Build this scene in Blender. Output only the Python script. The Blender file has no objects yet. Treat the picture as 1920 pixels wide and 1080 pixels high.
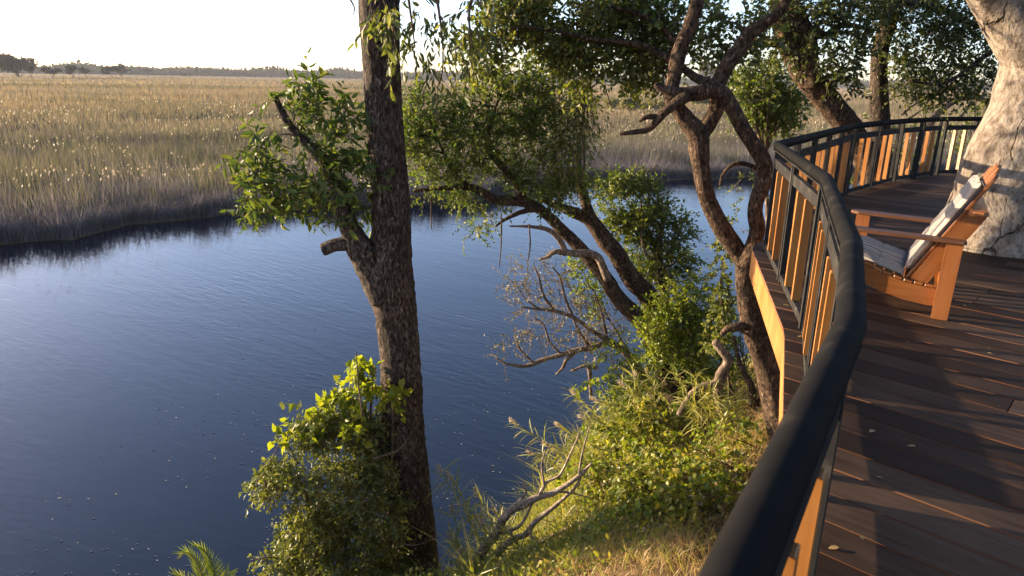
import bpy, bmesh, math, random
import numpy as np
from mathutils import Vector, Matrix, noise as mnoise

random.seed(7)
rng = np.random.default_rng(7)
S = bpy.context.scene
COL = S.collection
R = math.radians
HAZE = 1

# ------------------------------------------------------------------ camera, world, sun, exposure
CAM_H = 8.0
FPX, PITCH, ROLL = 1300.0, math.atan(393 / 1300.0), R(1.03)
cp_, sp_ = math.cos(PITCH), math.sin(PITCH)
FW = np.array([0, cp_, -sp_])
R0, U0 = np.array([1.0, 0, 0]), np.array([0, sp_, cp_])
RT = R0 * math.cos(ROLL) + U0 * math.sin(ROLL)
UP = U0 * math.cos(ROLL) - R0 * math.sin(ROLL)
CPOS = np.array([0, 0, CAM_H])

cam_d = bpy.data.cameras.new('camera')
cam_d.sensor_width = 36
cam_d.lens = FPX / 1920 * 36
cam_d.clip_start = 0.05
cam_d.clip_end = 20000
cam_d.dof.use_dof = True
cam_d.dof.focus_distance = 8.0
cam_d.dof.aperture_fstop = 5.6
cam = bpy.data.objects.new('camera', cam_d)
COL.objects.link(cam)
mw = Matrix(((RT[0], UP[0], -FW[0], 0), (RT[1], UP[1], -FW[1], 0), (RT[2], UP[2], -FW[2], CAM_H), (0, 0, 0, 1)))
cam.matrix_world = mw
S.camera = cam

SUN_EL = R(6.8)
SUN_AZ = np.array([-0.944, 0.33])                 # horizontal direction towards the sun
sun_dir = Vector((SUN_AZ[0] * math.cos(SUN_EL), SUN_AZ[1] * math.cos(SUN_EL), math.sin(SUN_EL))).normalized()
world = bpy.data.worlds.new('World')
S.world = world
world.use_nodes = True
wn = world.node_tree
wn.nodes.clear()
sky = wn.nodes.new('ShaderNodeTexSky')
sky.sky_type = 'NISHITA'
sky.sun_disc = False
sky.sun_elevation = SUN_EL
sky.sun_rotation = math.atan2(SUN_AZ[0], SUN_AZ[1])
sky.air_density = 0.6
sky.dust_density = 0.9
sky.ozone_density = 1.3
bg = wn.nodes.new('ShaderNodeBackground')
bg.inputs['Strength'].default_value = 0.15
wo = wn.nodes.new('ShaderNodeOutputWorld')
tint = wn.nodes.new('ShaderNodeMix'); tint.data_type = 'RGBA'; tint.blend_type = 'MULTIPLY'   # white balance of the sky light
tint.inputs[0].default_value = 1.0
tint.inputs[7].default_value = (1.08, 0.98, 1.02, 1)
wn.links.new(sky.outputs[0], tint.inputs[6])
wn.links.new(tint.outputs[2], bg.inputs[0])
wn.links.new(bg.outputs[0], wo.inputs[0])

sun_l = bpy.data.lights.new('sun', 'SUN')
sun_l.energy = 4.5
sun_l.angle = R(0.5)
sun_l.color = (1.0, 0.77, 0.52)
sun_o = bpy.data.objects.new('sun', sun_l)
COL.objects.link(sun_o)
sun_o.rotation_euler = (-sun_dir).to_track_quat('-Z', 'Y').to_euler()
sun_o.location = (-20, 8, 30)

S.view_settings.view_transform = 'Standard'
S.view_settings.look = 'None'
S.view_settings.gamma = 1
S.view_settings.use_curve_mapping = False
S.view_settings.exposure = 1.85
S.cycles.max_bounces = 8
S.cycles.transparent_max_bounces = 8
S.cycles.use_denoising = True
S.cycles.caustics_reflective = False
S.cycles.caustics_refractive = False

# ------------------------------------------------------------------ geometry helpers
def ray(px, py):
    return FW + RT * (px - 960) / FPX + UP * (540 - py) / FPX

def at(px, py, y):
    """world point seen at photo pixel px,py lying at forward distance y"""
    d = ray(px, py)
    return CPOS + d * (y / d[1])

def onz(px, py, z):
    d = ray(px, py)
    return CPOS + d * ((z - CAM_H) / d[2])

def scale_at(px, py, y):
    d = ray(px, py)
    return (y / d[1]) / FPX

def link(name, me, parent=None, mat=None):
    o = bpy.data.objects.new(name, me)
    COL.objects.link(o)
    if parent is not None:
        o.parent = parent
        if parent.parent is None and parent.type == 'EMPTY':
            o.matrix_parent_inverse = Matrix.Translation(-parent.location)
    if mat is not None and me is not None and len(me.materials) == 0:
        for m in (mat if isinstance(mat, (list, tuple)) else [mat]):
            me.materials.append(m)
    return o

def thing(name, label, cat, loc=(0, 0, 0), group=None):
    o = bpy.data.objects.new(name, None)
    COL.objects.link(o)
    o.location = loc
    o.empty_display_size = 0.2
    o['label'] = label
    o['category'] = cat
    if group:
        o['group'] = group
    return o

def tag(o, label=None, cat=None, group=None, kind=None):
    if label: o['label'] = label
    if cat: o['category'] = cat
    if group: o['group'] = group
    if kind: o['kind'] = kind
    return o

def mesh_np(name, V, F, smooth=False):
    """V (n,3), F (m,k) all faces of k corners"""
    V = np.ascontiguousarray(V, dtype=np.float32)
    F = np.ascontiguousarray(F, dtype=np.int32)
    me = bpy.data.meshes.new(name)
    n, (m, k) = len(V), F.shape
    me.vertices.add(n)
    me.vertices.foreach_set('co', V.ravel())
    me.loops.add(m * k)
    me.loops.foreach_set('vertex_index', F.ravel())
    me.polygons.add(m)
    me.polygons.foreach_set('loop_start', np.arange(0, m * k, k, dtype=np.int32))
    if smooth:
        me.polygons.foreach_set('use_smooth', np.ones(m, dtype=bool))
    me.update(calc_edges=True)
    return me

def unit(v):
    return v / np.maximum(np.linalg.norm(v, axis=-1, keepdims=True), 1e-9)

class MB:
    """collects quads/tris of boxes, bars and tubes for one small mesh"""
    def __init__(self):
        self.v, self.f, self.m = [], [], []
    def add(self, V, F, mi=0):
        o = len(self.v)
        self.v.extend([tuple(map(float, p)) for p in V])
        self.f.extend([tuple(int(i) + o for i in f) for f in F])
        self.m.extend([mi] * len(F))
    def prism(self, ring, dz, mi=0, bev=0.0):
        """ring: list of 3D points (ccw seen from +dz); extruded by vector dz"""
        ring = [np.array(p, float) for p in ring]
        dz = np.array(dz, float)
        n = len(ring)
        if bev <= 0:
            V = ring + [p + dz for p in ring]
            F = [tuple(range(n))[::-1], tuple(range(n, 2 * n))]
            F += [(i, (i + 1) % n, n + (i + 1) % n, n + i) for i in range(n)]
            self.add(V, F, mi); return
        c = sum(ring) / n
        L = np.linalg.norm(dz); u = dz / L
        ins = []
        for i, p in enumerate(ring):
            a = unit(ring[i - 1] - p); b = unit(ring[(i + 1) % n] - p)
            ins.append(p + (a + b) * bev)
        V = ins + [p + u * bev for p in ring] + [p + u * (L - bev) for p in ring] + [q + dz for q in ins]
        F = [tuple(range(n))[::-1]]
        for k in range(3):
            F += [(k * n + i, k * n + (i + 1) % n, (k + 1) * n + (i + 1) % n, (k + 1) * n + i) for i in range(n)]
        F.append(tuple(range(3 * n, 4 * n)))
        self.add(V, F, mi)
    def bar(self, a, b, w, h, up=(0, 0, 1), bev=0.003, mi=0):
        """box from a to b, w across, h along 'up'"""
        a, b, up = np.array(a, float), np.array(b, float), np.array(up, float)
        d = b - a
        x = unit(np.cross(d, up)); z = unit(np.cross(x, d))
        ring = [a - x * w / 2 - z * h / 2, a + x * w / 2 - z * h / 2, a + x * w / 2 + z * h / 2, a - x * w / 2 + z * h / 2]
        self.prism(ring, d, mi, bev)
    def build(self, name, mat, parent=None, smooth=False):
        me = bpy.data.meshes.new(name)
        me.from_pydata(self.v, [], self.f)
        bm = bmesh.new(); bm.from_mesh(me)
        bmesh.ops.recalc_face_normals(bm, faces=bm.faces)
        bm.to_mesh(me); bm.free()
        mats = mat if isinstance(mat, (list, tuple)) else [mat]
        for m_ in mats: me.materials.append(m_)
        if len(mats) > 1:
            me.polygons.foreach_set('material_index', self.m)
        if smooth:
            me.polygons.foreach_set('use_smooth', [True] * len(me.polygons))
        return link(name, me, parent)

def catmull(P, step):
    P = np.asarray(P, float)
    if len(P) < 3:
        n = max(2, int(np.linalg.norm(P[-1, :3] - P[0, :3]) / step) + 1)
        t = np.linspace(0, 1, n)[:, None]
        return P[0] * (1 - t) + P[-1] * t
    Q = np.vstack([2 * P[0] - P[1], P, 2 * P[-1] - P[-2]])
    out = []
    for i in range(1, len(Q) - 2):
        n = max(1, int(round(np.linalg.norm(Q[i + 1, :3] - Q[i, :3]) / step)))
        t = np.linspace(0, 1, n, endpoint=False)[:, None]
        a, b, c, d = Q[i - 1], Q[i], Q[i + 1], Q[i + 2]
        out.append(0.5 * (2 * b + (c - a) * t + (2 * a - 5 * b + 4 * c - d) * t ** 2 + (3 * b - 3 * c + d - a) * t ** 3))
    out.append(P[-1:])
    return np.vstack(out)

def tube_vf(P, segs=10, step=0.08, bump=0.0, ridge=9, lump=0.0, seed=0, spline=True, cap=True, flute=0.0):
    """P rows x,y,z,r -> verts, quad faces"""
    C = catmull(P, step) if spline else np.asarray(P, float)
    X, rad = C[:, :3], np.maximum(C[:, 3], 0.001)
    if spline:
        T = unit(np.gradient(X, axis=0))
    else:
        e_ = unit(X[1:] - X[:-1]); T = unit(np.vstack([e_[:1], e_[:-1] + e_[1:], e_[-1:]]))
    ref = np.array([1.0, 0.13, 0.21]) if abs(T[0][0]) < 0.8 else np.array([0.1, 1, 0.2])
    n = unit(np.cross(T[0], ref))
    V = []
    th = np.linspace(0, 2 * math.pi, segs, endpoint=False)
    L = 0.0
    for i in range(len(X)):
        n = unit(n - T[i] * (n @ T[i]))
        b = np.cross(T[i], n)
        if i: L += np.linalg.norm(X[i] - X[i - 1])
        mult = np.ones(segs)
        if bump or lump or flute:
            for k, a in enumerate(th):
                if lump:
                    mult[k] += lump * mnoise.noise(Vector((math.cos(a) * 1.3 + seed * 3.1, math.sin(a) * 1.3, L * 1.6 / max(.15, rad[i] * 4))))
                if flute:
                    mult[k] += flute * math.sin(a * 3 + seed) * (0.6 + 0.4 * math.sin(L * 1.7 + seed))
                if bump:
                    q = Vector((math.cos(a) * ridge / 2.2 + seed, math.sin(a) * ridge / 2.2, L * 5.0))
                    e = abs(mnoise.noise(q))
                    q2 = Vector((math.cos(a) * ridge + seed, math.sin(a) * ridge, L * 14.0))
                    mult[k] += bump * (0.9 - 3.2 * e + 1.0 * mnoise.noise(q2))
        V.append(X[i] + (n[None] * np.cos(th)[:, None] + b[None] * np.sin(th)[:, None]) * (rad[i] * mult)[:, None])
    m = len(X)
    V = np.vstack(V)
    F = []
    for i in range(m - 1):
        a = i * segs + np.arange(segs); a2 = i * segs + (np.arange(segs) + 1) % segs
        F.append(np.stack([a, a2, a2 + segs, a + segs], 1))
    F = np.vstack(F)
    if cap:
        V = np.vstack([V, X[0] - T[0] * rad[0] * .25, X[-1] + T[-1] * rad[-1] * .25])
        i0, i1 = m * segs, m * segs + 1
        a = np.arange(segs); a2 = (a + 1) % segs
        F = np.vstack([F, np.stack([np.full(segs, i0), a2, a, np.full(segs, i0)], 1)[:, [0, 1, 2, 2]],
                       np.stack([np.full(segs, i1), a + (m - 1) * segs, a2 + (m - 1) * segs, a2 + (m - 1) * segs], 1)])
        # degenerate quads -> keep as tris via pydata
    return V, F

def tube(name, P, mat, parent=None, **kw):
    V, F = tube_vf(P, **kw)
    faces = [tuple(f) if f[2] != f[3] else (f[0], f[1], f[2]) for f in F.tolist()]
    me = bpy.data.meshes.new(name)
    me.from_pydata(V.tolist(), [], faces)
    me.polygons.foreach_set('use_smooth', [True] * len(me.polygons))
    return link(name, me, parent, mat)

def px_path(pts, depth):
    """pts rows (px,py,width_px[,depth]) -> x,y,z,r"""
    out = []
    for p in pts:
        d = p[3] if len(p) > 3 else depth
        w = at(p[0], p[1], d)
        out.append([*w, p[2] * scale_at(p[0], p[1], d) / 2])
    return np.array(out)

# ------------------------------------------------------------------ materials
def N(nt, t, **inp):
    n = nt.nodes.new(t)
    for k, v in inp.items():
        n.inputs[k.replace('_', ' ')].default_value = v
    return n

def ramp(nt, fac, stops):
    r_ = nt.nodes.new('ShaderNodeValToRGB')
    e = r_.color_ramp.elements
    while len(e) < len(stops): e.new(0.5)
    for el, (p, c) in zip(e, stops):
        el.position = p; el.color = (*c, 1)
    nt.links.new(fac, r_.inputs[0])
    return r_.outputs[0]

def new_mat(name):
    m = bpy.data.materials.new(name)
    m.use_nodes = True
    nt = m.node_tree
    nt.nodes.clear()
    out = nt.nodes.new('ShaderNodeOutputMaterial')
    return m, nt, out

def math_n(nt, op, a, b=None):
    n = nt.nodes.new('ShaderNodeMath'); n.operation = op
    for i, v in enumerate((a, b)):
        if v is None: continue
        if isinstance(v, (int, float)): n.inputs[i].default_value = v
        else: nt.links.new(v, n.inputs[i])
    return n.outputs[0]

def mixc(nt, fac, a, b, mode='MIX'):
    n = nt.nodes.new('ShaderNodeMix'); n.data_type = 'RGBA'; n.blend_type = mode
    if isinstance(fac, (int, float)): n.inputs[0].default_value = fac
    else: nt.links.new(fac, n.inputs[0])
    for s, v in ((n.inputs[6], a), (n.inputs[7], b)):
        if isinstance(v, tuple): s.default_value = (*v, 1)
        else: nt.links.new(v, s)
    return n.outputs[2]

def coords(nt, kind='Object', scale=(1, 1, 1), loc_rand=False):
    tc = nt.nodes.new('ShaderNodeTexCoord')
    mp = nt.nodes.new('ShaderNodeMapping')
    mp.inputs['Scale'].default_value = scale
    nt.links.new(tc.outputs[kind], mp.inputs['Vector'])
    if loc_rand:
        oi = nt.nodes.new('ShaderNodeObjectInfo')
        v = nt.nodes.new('ShaderNodeVectorMath'); v.operation = 'SCALE'
        c = nt.nodes.new('ShaderNodeCombineXYZ')
        for i in range(3): nt.links.new(oi.outputs['Random'], c.inputs[i])
        nt.links.new(c.outputs[0], v.inputs[0]); v.inputs['Scale'].default_value = 47
        nt.links.new(v.outputs[0], mp.inputs['Location'])
    return mp.outputs[0]

def noise_n(nt, vec, scale, detail=4, rough=.55, dist=0.0):
    n = nt.nodes.new('ShaderNodeTexNoise')
    n.inputs['Scale'].default_value = scale
    n.inputs['Detail'].default_value = detail
    n.inputs['Roughness'].default_value = rough
    n.inputs['Distortion'].default_value = dist
    if vec is not None: nt.links.new(vec, n.inputs['Vector'])
    return n.outputs[0]

def bump_n(nt, h, strength, dist=0.02):
    b = nt.nodes.new('ShaderNodeBump')
    b.inputs['Strength'].default_value = strength
    b.inputs['Distance'].default_value = dist
    nt.links.new(h, b.inputs['Height'])
    return b.outputs[0]

def principled(nt, out, col, rough=.6, spec=.5, normal=None, metal=0):
    p = nt.nodes.new('ShaderNodeBsdfPrincipled')
    if isinstance(col, tuple): p.inputs['Base Color'].default_value = (*col, 1)
    else: nt.links.new(col, p.inputs['Base Color'])
    if isinstance(rough, (int, float)): p.inputs['Roughness'].default_value = rough
    else: nt.links.new(rough, p.inputs['Roughness'])
    p.inputs['Specular IOR Level'].default_value = spec
    p.inputs['Metallic'].default_value = metal
    if normal is not None: nt.links.new(normal, p.inputs['Normal'])
    if out is not None: nt.links.new(p.outputs[0], out.inputs[0])
    return p

def leaf_mat(name, c1, c2, c3, trans=.4, tint=(1.5, 1.5, .55), rough=.45, patch=1.2, spec=.4, gain=1.5):
    m, nt, out = new_mat(name)
    g = nt.nodes.new('ShaderNodeNewGeometry')
    oi = nt.nodes.new('ShaderNodeObjectInfo')
    f = math_n(nt, 'FRACT', math_n(nt, 'ADD', g.outputs['Random Per Island'], oi.outputs['Random']))
    pos = g.outputs['Position']
    nz = noise_n(nt, pos, patch, 3)
    f2 = math_n(nt, 'ADD', math_n(nt, 'MULTIPLY', f, .65), math_n(nt, 'MULTIPLY', math_n(nt, 'SUBTRACT', nz, .35), .9))
    c1, c2, c3 = (tuple(min(.8, v * gain) for v in c) for c in (c1, c2, c3))
    col = ramp(nt, f2, [(0.08, c1), (0.5, c2), (0.92, c3)])
    p = principled(nt, None, col, rough, spec)
    t = nt.nodes.new('ShaderNodeBsdfTranslucent')
    nt.links.new(mixc(nt, 1.0, col, tint, 'MULTIPLY'), t.inputs[0])
    mx = nt.nodes.new('ShaderNodeMixShader'); mx.inputs[0].default_value = trans
    nt.links.new(p.outputs[0], mx.inputs[1]); nt.links.new(t.outputs[0], mx.inputs[2])
    nt.links.new(mx.outputs[0], out.inputs[0])
    return m

def warp(nt, vec, scale, amt):
    n = nt.nodes.new('ShaderNodeTexNoise'); n.inputs['Scale'].default_value = scale; n.inputs['Detail'].default_value = 4
    nt.links.new(vec, n.inputs['Vector'])
    sc = nt.nodes.new('ShaderNodeVectorMath'); sc.operation = 'SCALE'; sc.inputs['Scale'].default_value = amt
    nt.links.new(n.outputs['Color'], sc.inputs[0])
    ad = nt.nodes.new('ShaderNodeVectorMath'); ad.operation = 'ADD'
    nt.links.new(vec, ad.inputs[0]); nt.links.new(sc.outputs[0], ad.inputs[1])
    return ad.outputs[0]

def bark_mat(name, c1, c2, c3, vscale=(9, 9, 2.2), bump=.9, lichen=None):
    m, nt, out = new_mat(name)
    v = warp(nt, coords(nt, 'Object', vscale), 1.2, .9)
    n1 = noise_n(nt, v, 2.6, 7, .7, .4)
    n2 = noise_n(nt, coords(nt, 'Object', (60, 60, 22)), 1.5, 4, .65)
    n4 = noise_n(nt, coords(nt, 'Object', (2.5, 2.5, 1.2)), 1.5, 4, .6)
    vo = nt.nodes.new('ShaderNodeTexVoronoi'); vo.feature = 'F1'
    vo.inputs['Scale'].default_value = 3.4
    nt.links.new(v, vo.inputs['Vector'])
    f = math_n(nt, 'ADD', math_n(nt, 'ADD', math_n(nt, 'MULTIPLY', n1, .5), math_n(nt, 'MULTIPLY', n2, .3)), math_n(nt, 'MULTIPLY', n4, .25))
    col = ramp(nt, f, [(0.38, c1), (0.54, c2), (0.68, c3)])
    sepc = nt.nodes.new('ShaderNodeSeparateColor'); nt.links.new(vo.outputs['Color'], sepc.inputs[0])
    flake = ramp(nt, sepc.outputs[0], [(0.0, (.55,) * 3), (0.75, (1.05,) * 3), (0.9, (1.7,) * 3), (1.0, (2.6,) * 3)])
    col = mixc(nt, .8, col, flake, 'MULTIPLY')
    edge = ramp(nt, n1, [(0.36, (0, 0, 0)), (0.47, (1, 1, 1))])
    col = mixc(nt, math_n(nt, 'MULTIPLY', math_n(nt, 'SUBTRACT', 1.0, edge), .75), col, tuple(x * .5 for x in c1))
    h = math_n(nt, 'ADD', math_n(nt, 'ADD', math_n(nt, 'MULTIPLY', edge, .6), math_n(nt, 'MULTIPLY', n2, .5)), math_n(nt, 'MULTIPLY', sepc.outputs[0], .35))
    principled(nt, out, col, .9, .2, bump_n(nt, h, bump, .03))
    return m

def wood_mat(name, c1, c2, c3, axis='X', rough=.45, spec=.4, bump=.25, grain=26):
    m, nt, out = new_mat(name)
    sc = {'X': (1.2, grain, grain), 'Z': (grain, grain, 1.2), 'Y': (grain, 1.2, grain)}[axis]
    v = coords(nt, 'Object', sc, True)
    n1 = noise_n(nt, v, 1.0, 5, .6, .8)
    oi = nt.nodes.new('ShaderNodeObjectInfo')
    n2 = noise_n(nt, coords(nt, 'Object', (3, 3, 3), True), 1.2, 3)
    f = math_n(nt, 'ADD', math_n(nt, 'ADD', math_n(nt, 'MULTIPLY', n1, .55), math_n(nt, 'MULTIPLY', n2, .3)),
               math_n(nt, 'MULTIPLY', oi.outputs['Random'], .25))
    col = ramp(nt, f, [(0.3, c1), (0.53, c2), (0.78, c3)])
    rg = ramp(nt, n2, [(0.3, (rough * .75,) * 3), (0.7, (min(1, rough * 1.35),) * 3)])
    principled(nt, out, col, rg, spec, bump_n(nt, n1, bump, .004))
    return m

M = {}
M['bark_dark'] = bark_mat('dark_bark', (.02, .0145, .011), (.068, .05, .037), (.2, .165, .13), (12, 12, 4.5), 1.0)
M['bark_brown'] = bark_mat('brown_bark', (.024, .015, .01), (.075, .048, .03), (.17, .12, .082), (11, 11, 5.5), 1.0)
M['bark_grey'] = bark_mat('grey_bark', (.09, .065, .05), (.2, .15, .11), (.34, .27, .2), (14, 14, 3), .6)
M['twig'] = bark_mat('twig_bark', (.07, .045, .03), (.13, .09, .06), (.2, .15, .1), (14, 14, 4), .3)
M['dead'] = bark_mat('dead_wood', (.18, .13, .09), (.34, .27, .2), (.5, .42, .33), (16, 16, 3), .5)

def white_bark():
    m, nt, out = new_mat('pale_bark')
    v = coords(nt, 'Object', (2.4, 2.4, 1.5))
    n1 = noise_n(nt, v, 1.7, 7, .68, .5)
    n2 = noise_n(nt, coords(nt, 'Object', (16, 16, 10)), 1.4, 6, .65)
    col = ramp(nt, n1, [(0.3, (.08, .062, .05)), (0.4, (.185, .155, .125)), (0.55, (.31, .265, .215)), (0.74, (.41, .36, .295))])
    col2 = ramp(nt, n2, [(0.36, (.3, .22, .16)), (0.5, (.75, .72, .68)), (0.65, (1, 1, 1))])
    col = mixc(nt, .75, col, col2, 'MULTIPLY')
    vv = warp(nt, coords(nt, 'Object', (1.5, 1.5, .42)), 2.2, .8)
    wv = nt.nodes.new('ShaderNodeTexVoronoi'); wv.feature = 'DISTANCE_TO_EDGE'; wv.inputs['Scale'].default_value = 1.0
    nt.links.new(vv, wv.inputs['Vector'])
    gate = noise_n(nt, coords(nt, 'Object', (1.6, 1.6, 1.0)), 1.3, 3)
    thick = math_n(nt, 'MULTIPLY', math_n(nt, 'MAXIMUM', math_n(nt, 'SUBTRACT', gate, .44), 0.0), .16)
    cr = math_n(nt, 'MINIMUM', math_n(nt, 'DIVIDE', wv.outputs[0], math_n(nt, 'ADD', thick, .0006)), 1.0)
    col = mixc(nt, math_n(nt, 'MULTIPLY', math_n(nt, 'SUBTRACT', 1.0, cr), .9), col, (.06, .045, .035))
    h = math_n(nt, 'ADD', math_n(nt, 'MULTIPLY', n1, .8), math_n(nt, 'ADD', math_n(nt, 'MULTIPLY', cr, .6), math_n(nt, 'MULTIPLY', n2, .35)))
    principled(nt, out, col, .9, .15, bump_n(nt, h, 1.0, .06))
    return m
M['bark_pale'] = white_bark()

M['leaf_broad'] = leaf_mat('broad_leaf', (.03, .05, .014), (.06, .09, .022), (.13, .13, .03), .35, rough=.5, spec=.25)
M['leaf_hang'] = leaf_mat('hanging_leaf', (.04, .055, .015), (.09, .105, .03), (.19, .17, .06), .4)
M['leaf_crown'] = leaf_mat('crown_leaf', (.024, .048, .009), (.06, .096, .015), (.15, .155, .028), .45)
M['leaf_olive'] = leaf_mat('olive_leaf', (.034, .05, .012), (.08, .1, .022), (.18, .17, .045), .42)
M['leaf_dark'] = leaf_mat('dark_canopy_leaf', (.02, .032, .01), (.045, .06, .015), (.09, .09, .025), .35)
M['leaf_bright'] = leaf_mat('bright_bush_leaf', (.05, .08, .012), (.11, .15, .018), (.2, .2, .03), .45)
M['leaf_mid'] = leaf_mat('bush_leaf', (.03, .052, .012), (.07, .1, .018), (.14, .14, .025), .4)
M['leaf_vine'] = leaf_mat('vine_leaf', (.06, .085, .014), (.14, .16, .024), (.26, .2, .05), .42, patch=2.0)
M['leaf_climb'] = leaf_mat('climber_leaf', (.045, .06, .018), (.095, .11, .03), (.17, .17, .05), .35, patch=2.0)
M['leaf_lime'] = leaf_mat('lime_leaf', (.12, .16, .015), (.2, .24, .02), (.3, .28, .03), .5, gain=1.05)
M['leaf_dry'] = leaf_mat('dry_leaf', (.1, .075, .045), (.15, .12, .06), (.13, .13, .05), .25)
M['leaf_palm'] = leaf_mat('palm_leaf', (.05, .08, .015), (.1, .13, .02), (.2, .2, .04), .4)
M['leaf_fallen'] = leaf_mat('fallen_leaf', (.12, .08, .035), (.2, .14, .06), (.28, .2, .1), .2)
M['grass_dry'] = leaf_mat('dry_grass', (.22, .15, .06), (.34, .25, .11), (.42, .33, .16), .35, (1.2, 1.1, .8))
M['grass_green'] = leaf_mat('green_grass', (.07, .1, .02), (.14, .16, .035), (.28, .24, .08), .4)
M['reed_leaf'] = leaf_mat('reed_blade', (.1, .12, .03), (.2, .2, .06), (.34, .29, .12), .4)
M['plume'] = leaf_mat('reed_plume', (.3, .255, .19), (.4, .345, .265), (.5, .44, .35), .4, (1.05, 1, .85))

def reed_field_mat():
    m, nt, out = new_mat('marsh_reeds')
    g = nt.nodes.new('ShaderNodeNewGeometry')
    mp = nt.nodes.new('ShaderNodeMapping')
    mp.inputs['Scale'].default_value = (.09, .13, 0)
    nt.links.new(g.outputs['Position'], mp.inputs['Vector'])
    nz = noise_n(nt, mp.outputs[0], 1.0, 5, .6, .6)
    mp2 = nt.nodes.new('ShaderNodeMapping'); mp2.inputs['Scale'].default_value = (.006, .02, 0)
    nt.links.new(g.outputs['Position'], mp2.inputs['Vector'])
    nzb = noise_n(nt, mp2.outputs[0], 1.0, 4, .6, .4)
    rnd = g.outputs['Random Per Island']
    f = math_n(nt, 'ADD', math_n(nt, 'MULTIPLY', rnd, .5), math_n(nt, 'ADD', math_n(nt, 'MULTIPLY', math_n(nt, 'SUBTRACT', nz, .5), 1.9), .22))
    near = ramp(nt, f, [(0.05, (.07, .06, .064)), (0.26, (.18, .155, .165)), (0.42, (.1, .108, .05)), (0.6, (.175, .165, .085)), (0.78, (.28, .235, .19)), (0.95, (.4, .335, .26))])
    f3 = math_n(nt, 'ADD', math_n(nt, 'MULTIPLY', rnd, .2), math_n(nt, 'ADD', math_n(nt, 'MULTIPLY', math_n(nt, 'SUBTRACT', nzb, .5), 1.7), .45))
    far = ramp(nt, f3, [(0.2, (.07, .075, .045)), (0.4, (.13, .122, .075)), (0.6, (.235, .185, .12)), (0.85, (.35, .265, .165))])
    d = nt.nodes.new('ShaderNodeVectorMath'); d.operation = 'LENGTH'
    nt.links.new(g.outputs['Position'], d.inputs[0])
    mr = nt.nodes.new('ShaderNodeMapRange'); mr.inputs['From Min'].default_value = 80; mr.inputs['From Max'].default_value = 170
    nt.links.new(d.outputs['Value'], mr.inputs[0])
    col = mixc(nt, mr.outputs[0], near, far)
    p = principled(nt, None, col, .8, .1)
    t = nt.nodes.new('ShaderNodeBsdfTranslucent')
    nt.links.new(mixc(nt, 1.0, col, (1.15, 1.1, .8), 'MULTIPLY'), t.inputs[0])
    mx = nt.nodes.new('ShaderNodeMixShader'); mx.inputs[0].default_value = .35
    nt.links.new(p.outputs[0], mx.inputs[1]); nt.links.new(t.outputs[0], mx.inputs[2])
    nt.links.new(mx.outputs[0], out.inputs[0])
    return m
M['reeds'] = reed_field_mat()
M['reeds_dry'] = leaf_mat('dry_mauve_reeds', (.1, .09, .088), (.2, .178, .17), (.34, .3, .265), .35, (1.05, 1, .9), .9, .5, .05, 1.0)

def soil_mat(name, c1, c2, c3, s=1.0):
    m, nt, out = new_mat(name)
    g = nt.nodes.new('ShaderNodeNewGeometry')
    n1 = noise_n(nt, g.outputs['Position'], 1.1 * s, 6, .65)
    n2 = noise_n(nt, g.outputs['Position'], 22 * s, 4, .7)
    f = math_n(nt, 'ADD', math_n(nt, 'MULTIPLY', n1, .6), math_n(nt, 'MULTIPLY', n2, .4))
    col = ramp(nt, f, [(0.33, c1), (0.5, c2), (0.68, c3)])
    principled(nt, out, col, .95, .1, bump_n(nt, n2, .7, .05))
    return m
M['soil'] = soil_mat('dry_bank_soil', (.06, .038, .02), (.14, .09, .045), (.25, .165, .085))
M['marsh_soil'] = soil_mat('marsh_soil', (.1, .085, .04), (.19, .15, .075), (.3, .22, .12), .05)

def water_mat():
    m, nt, out = new_mat('river_water')
    g = nt.nodes.new('ShaderNodeNewGeometry')
    def wave(rot, sx, sy, sc, det, dist=.5):
        mp = nt.nodes.new('ShaderNodeMapping')
        mp.vector_type = 'TEXTURE'
        mp.inputs['Rotation'].default_value = (0, 0, R(rot)); mp.inputs['Scale'].default_value = (1 / sx, 1 / sy, 1)
        nt.links.new(g.outputs['Position'], mp.inputs['Vector'])
        return noise_n(nt, mp.outputs[0], sc, det, .5, dist)
    a = wave(-38, .6, 3.6, 1.0, 3)
    b = wave(-20, 1.6, 7.0, 1.0, 2)
    c = wave(-30, .08, .2, 1.0, 3)
    amp = ramp(nt, c, [(0.3, (.25,) * 3), (0.7, (1,) * 3)])
    h = math_n(nt, 'MULTIPLY', math_n(nt, 'ADD', math_n(nt, 'MULTIPLY', a, .7), math_n(nt, 'MULTIPLY', b, .35)), amp)
    p = principled(nt, out, (.006, .011, .02), .03, .5, bump_n(nt, h, .5, .045))
    p.inputs['IOR'].default_value = 1.5
    return m
M['water'] = water_mat()

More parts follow.
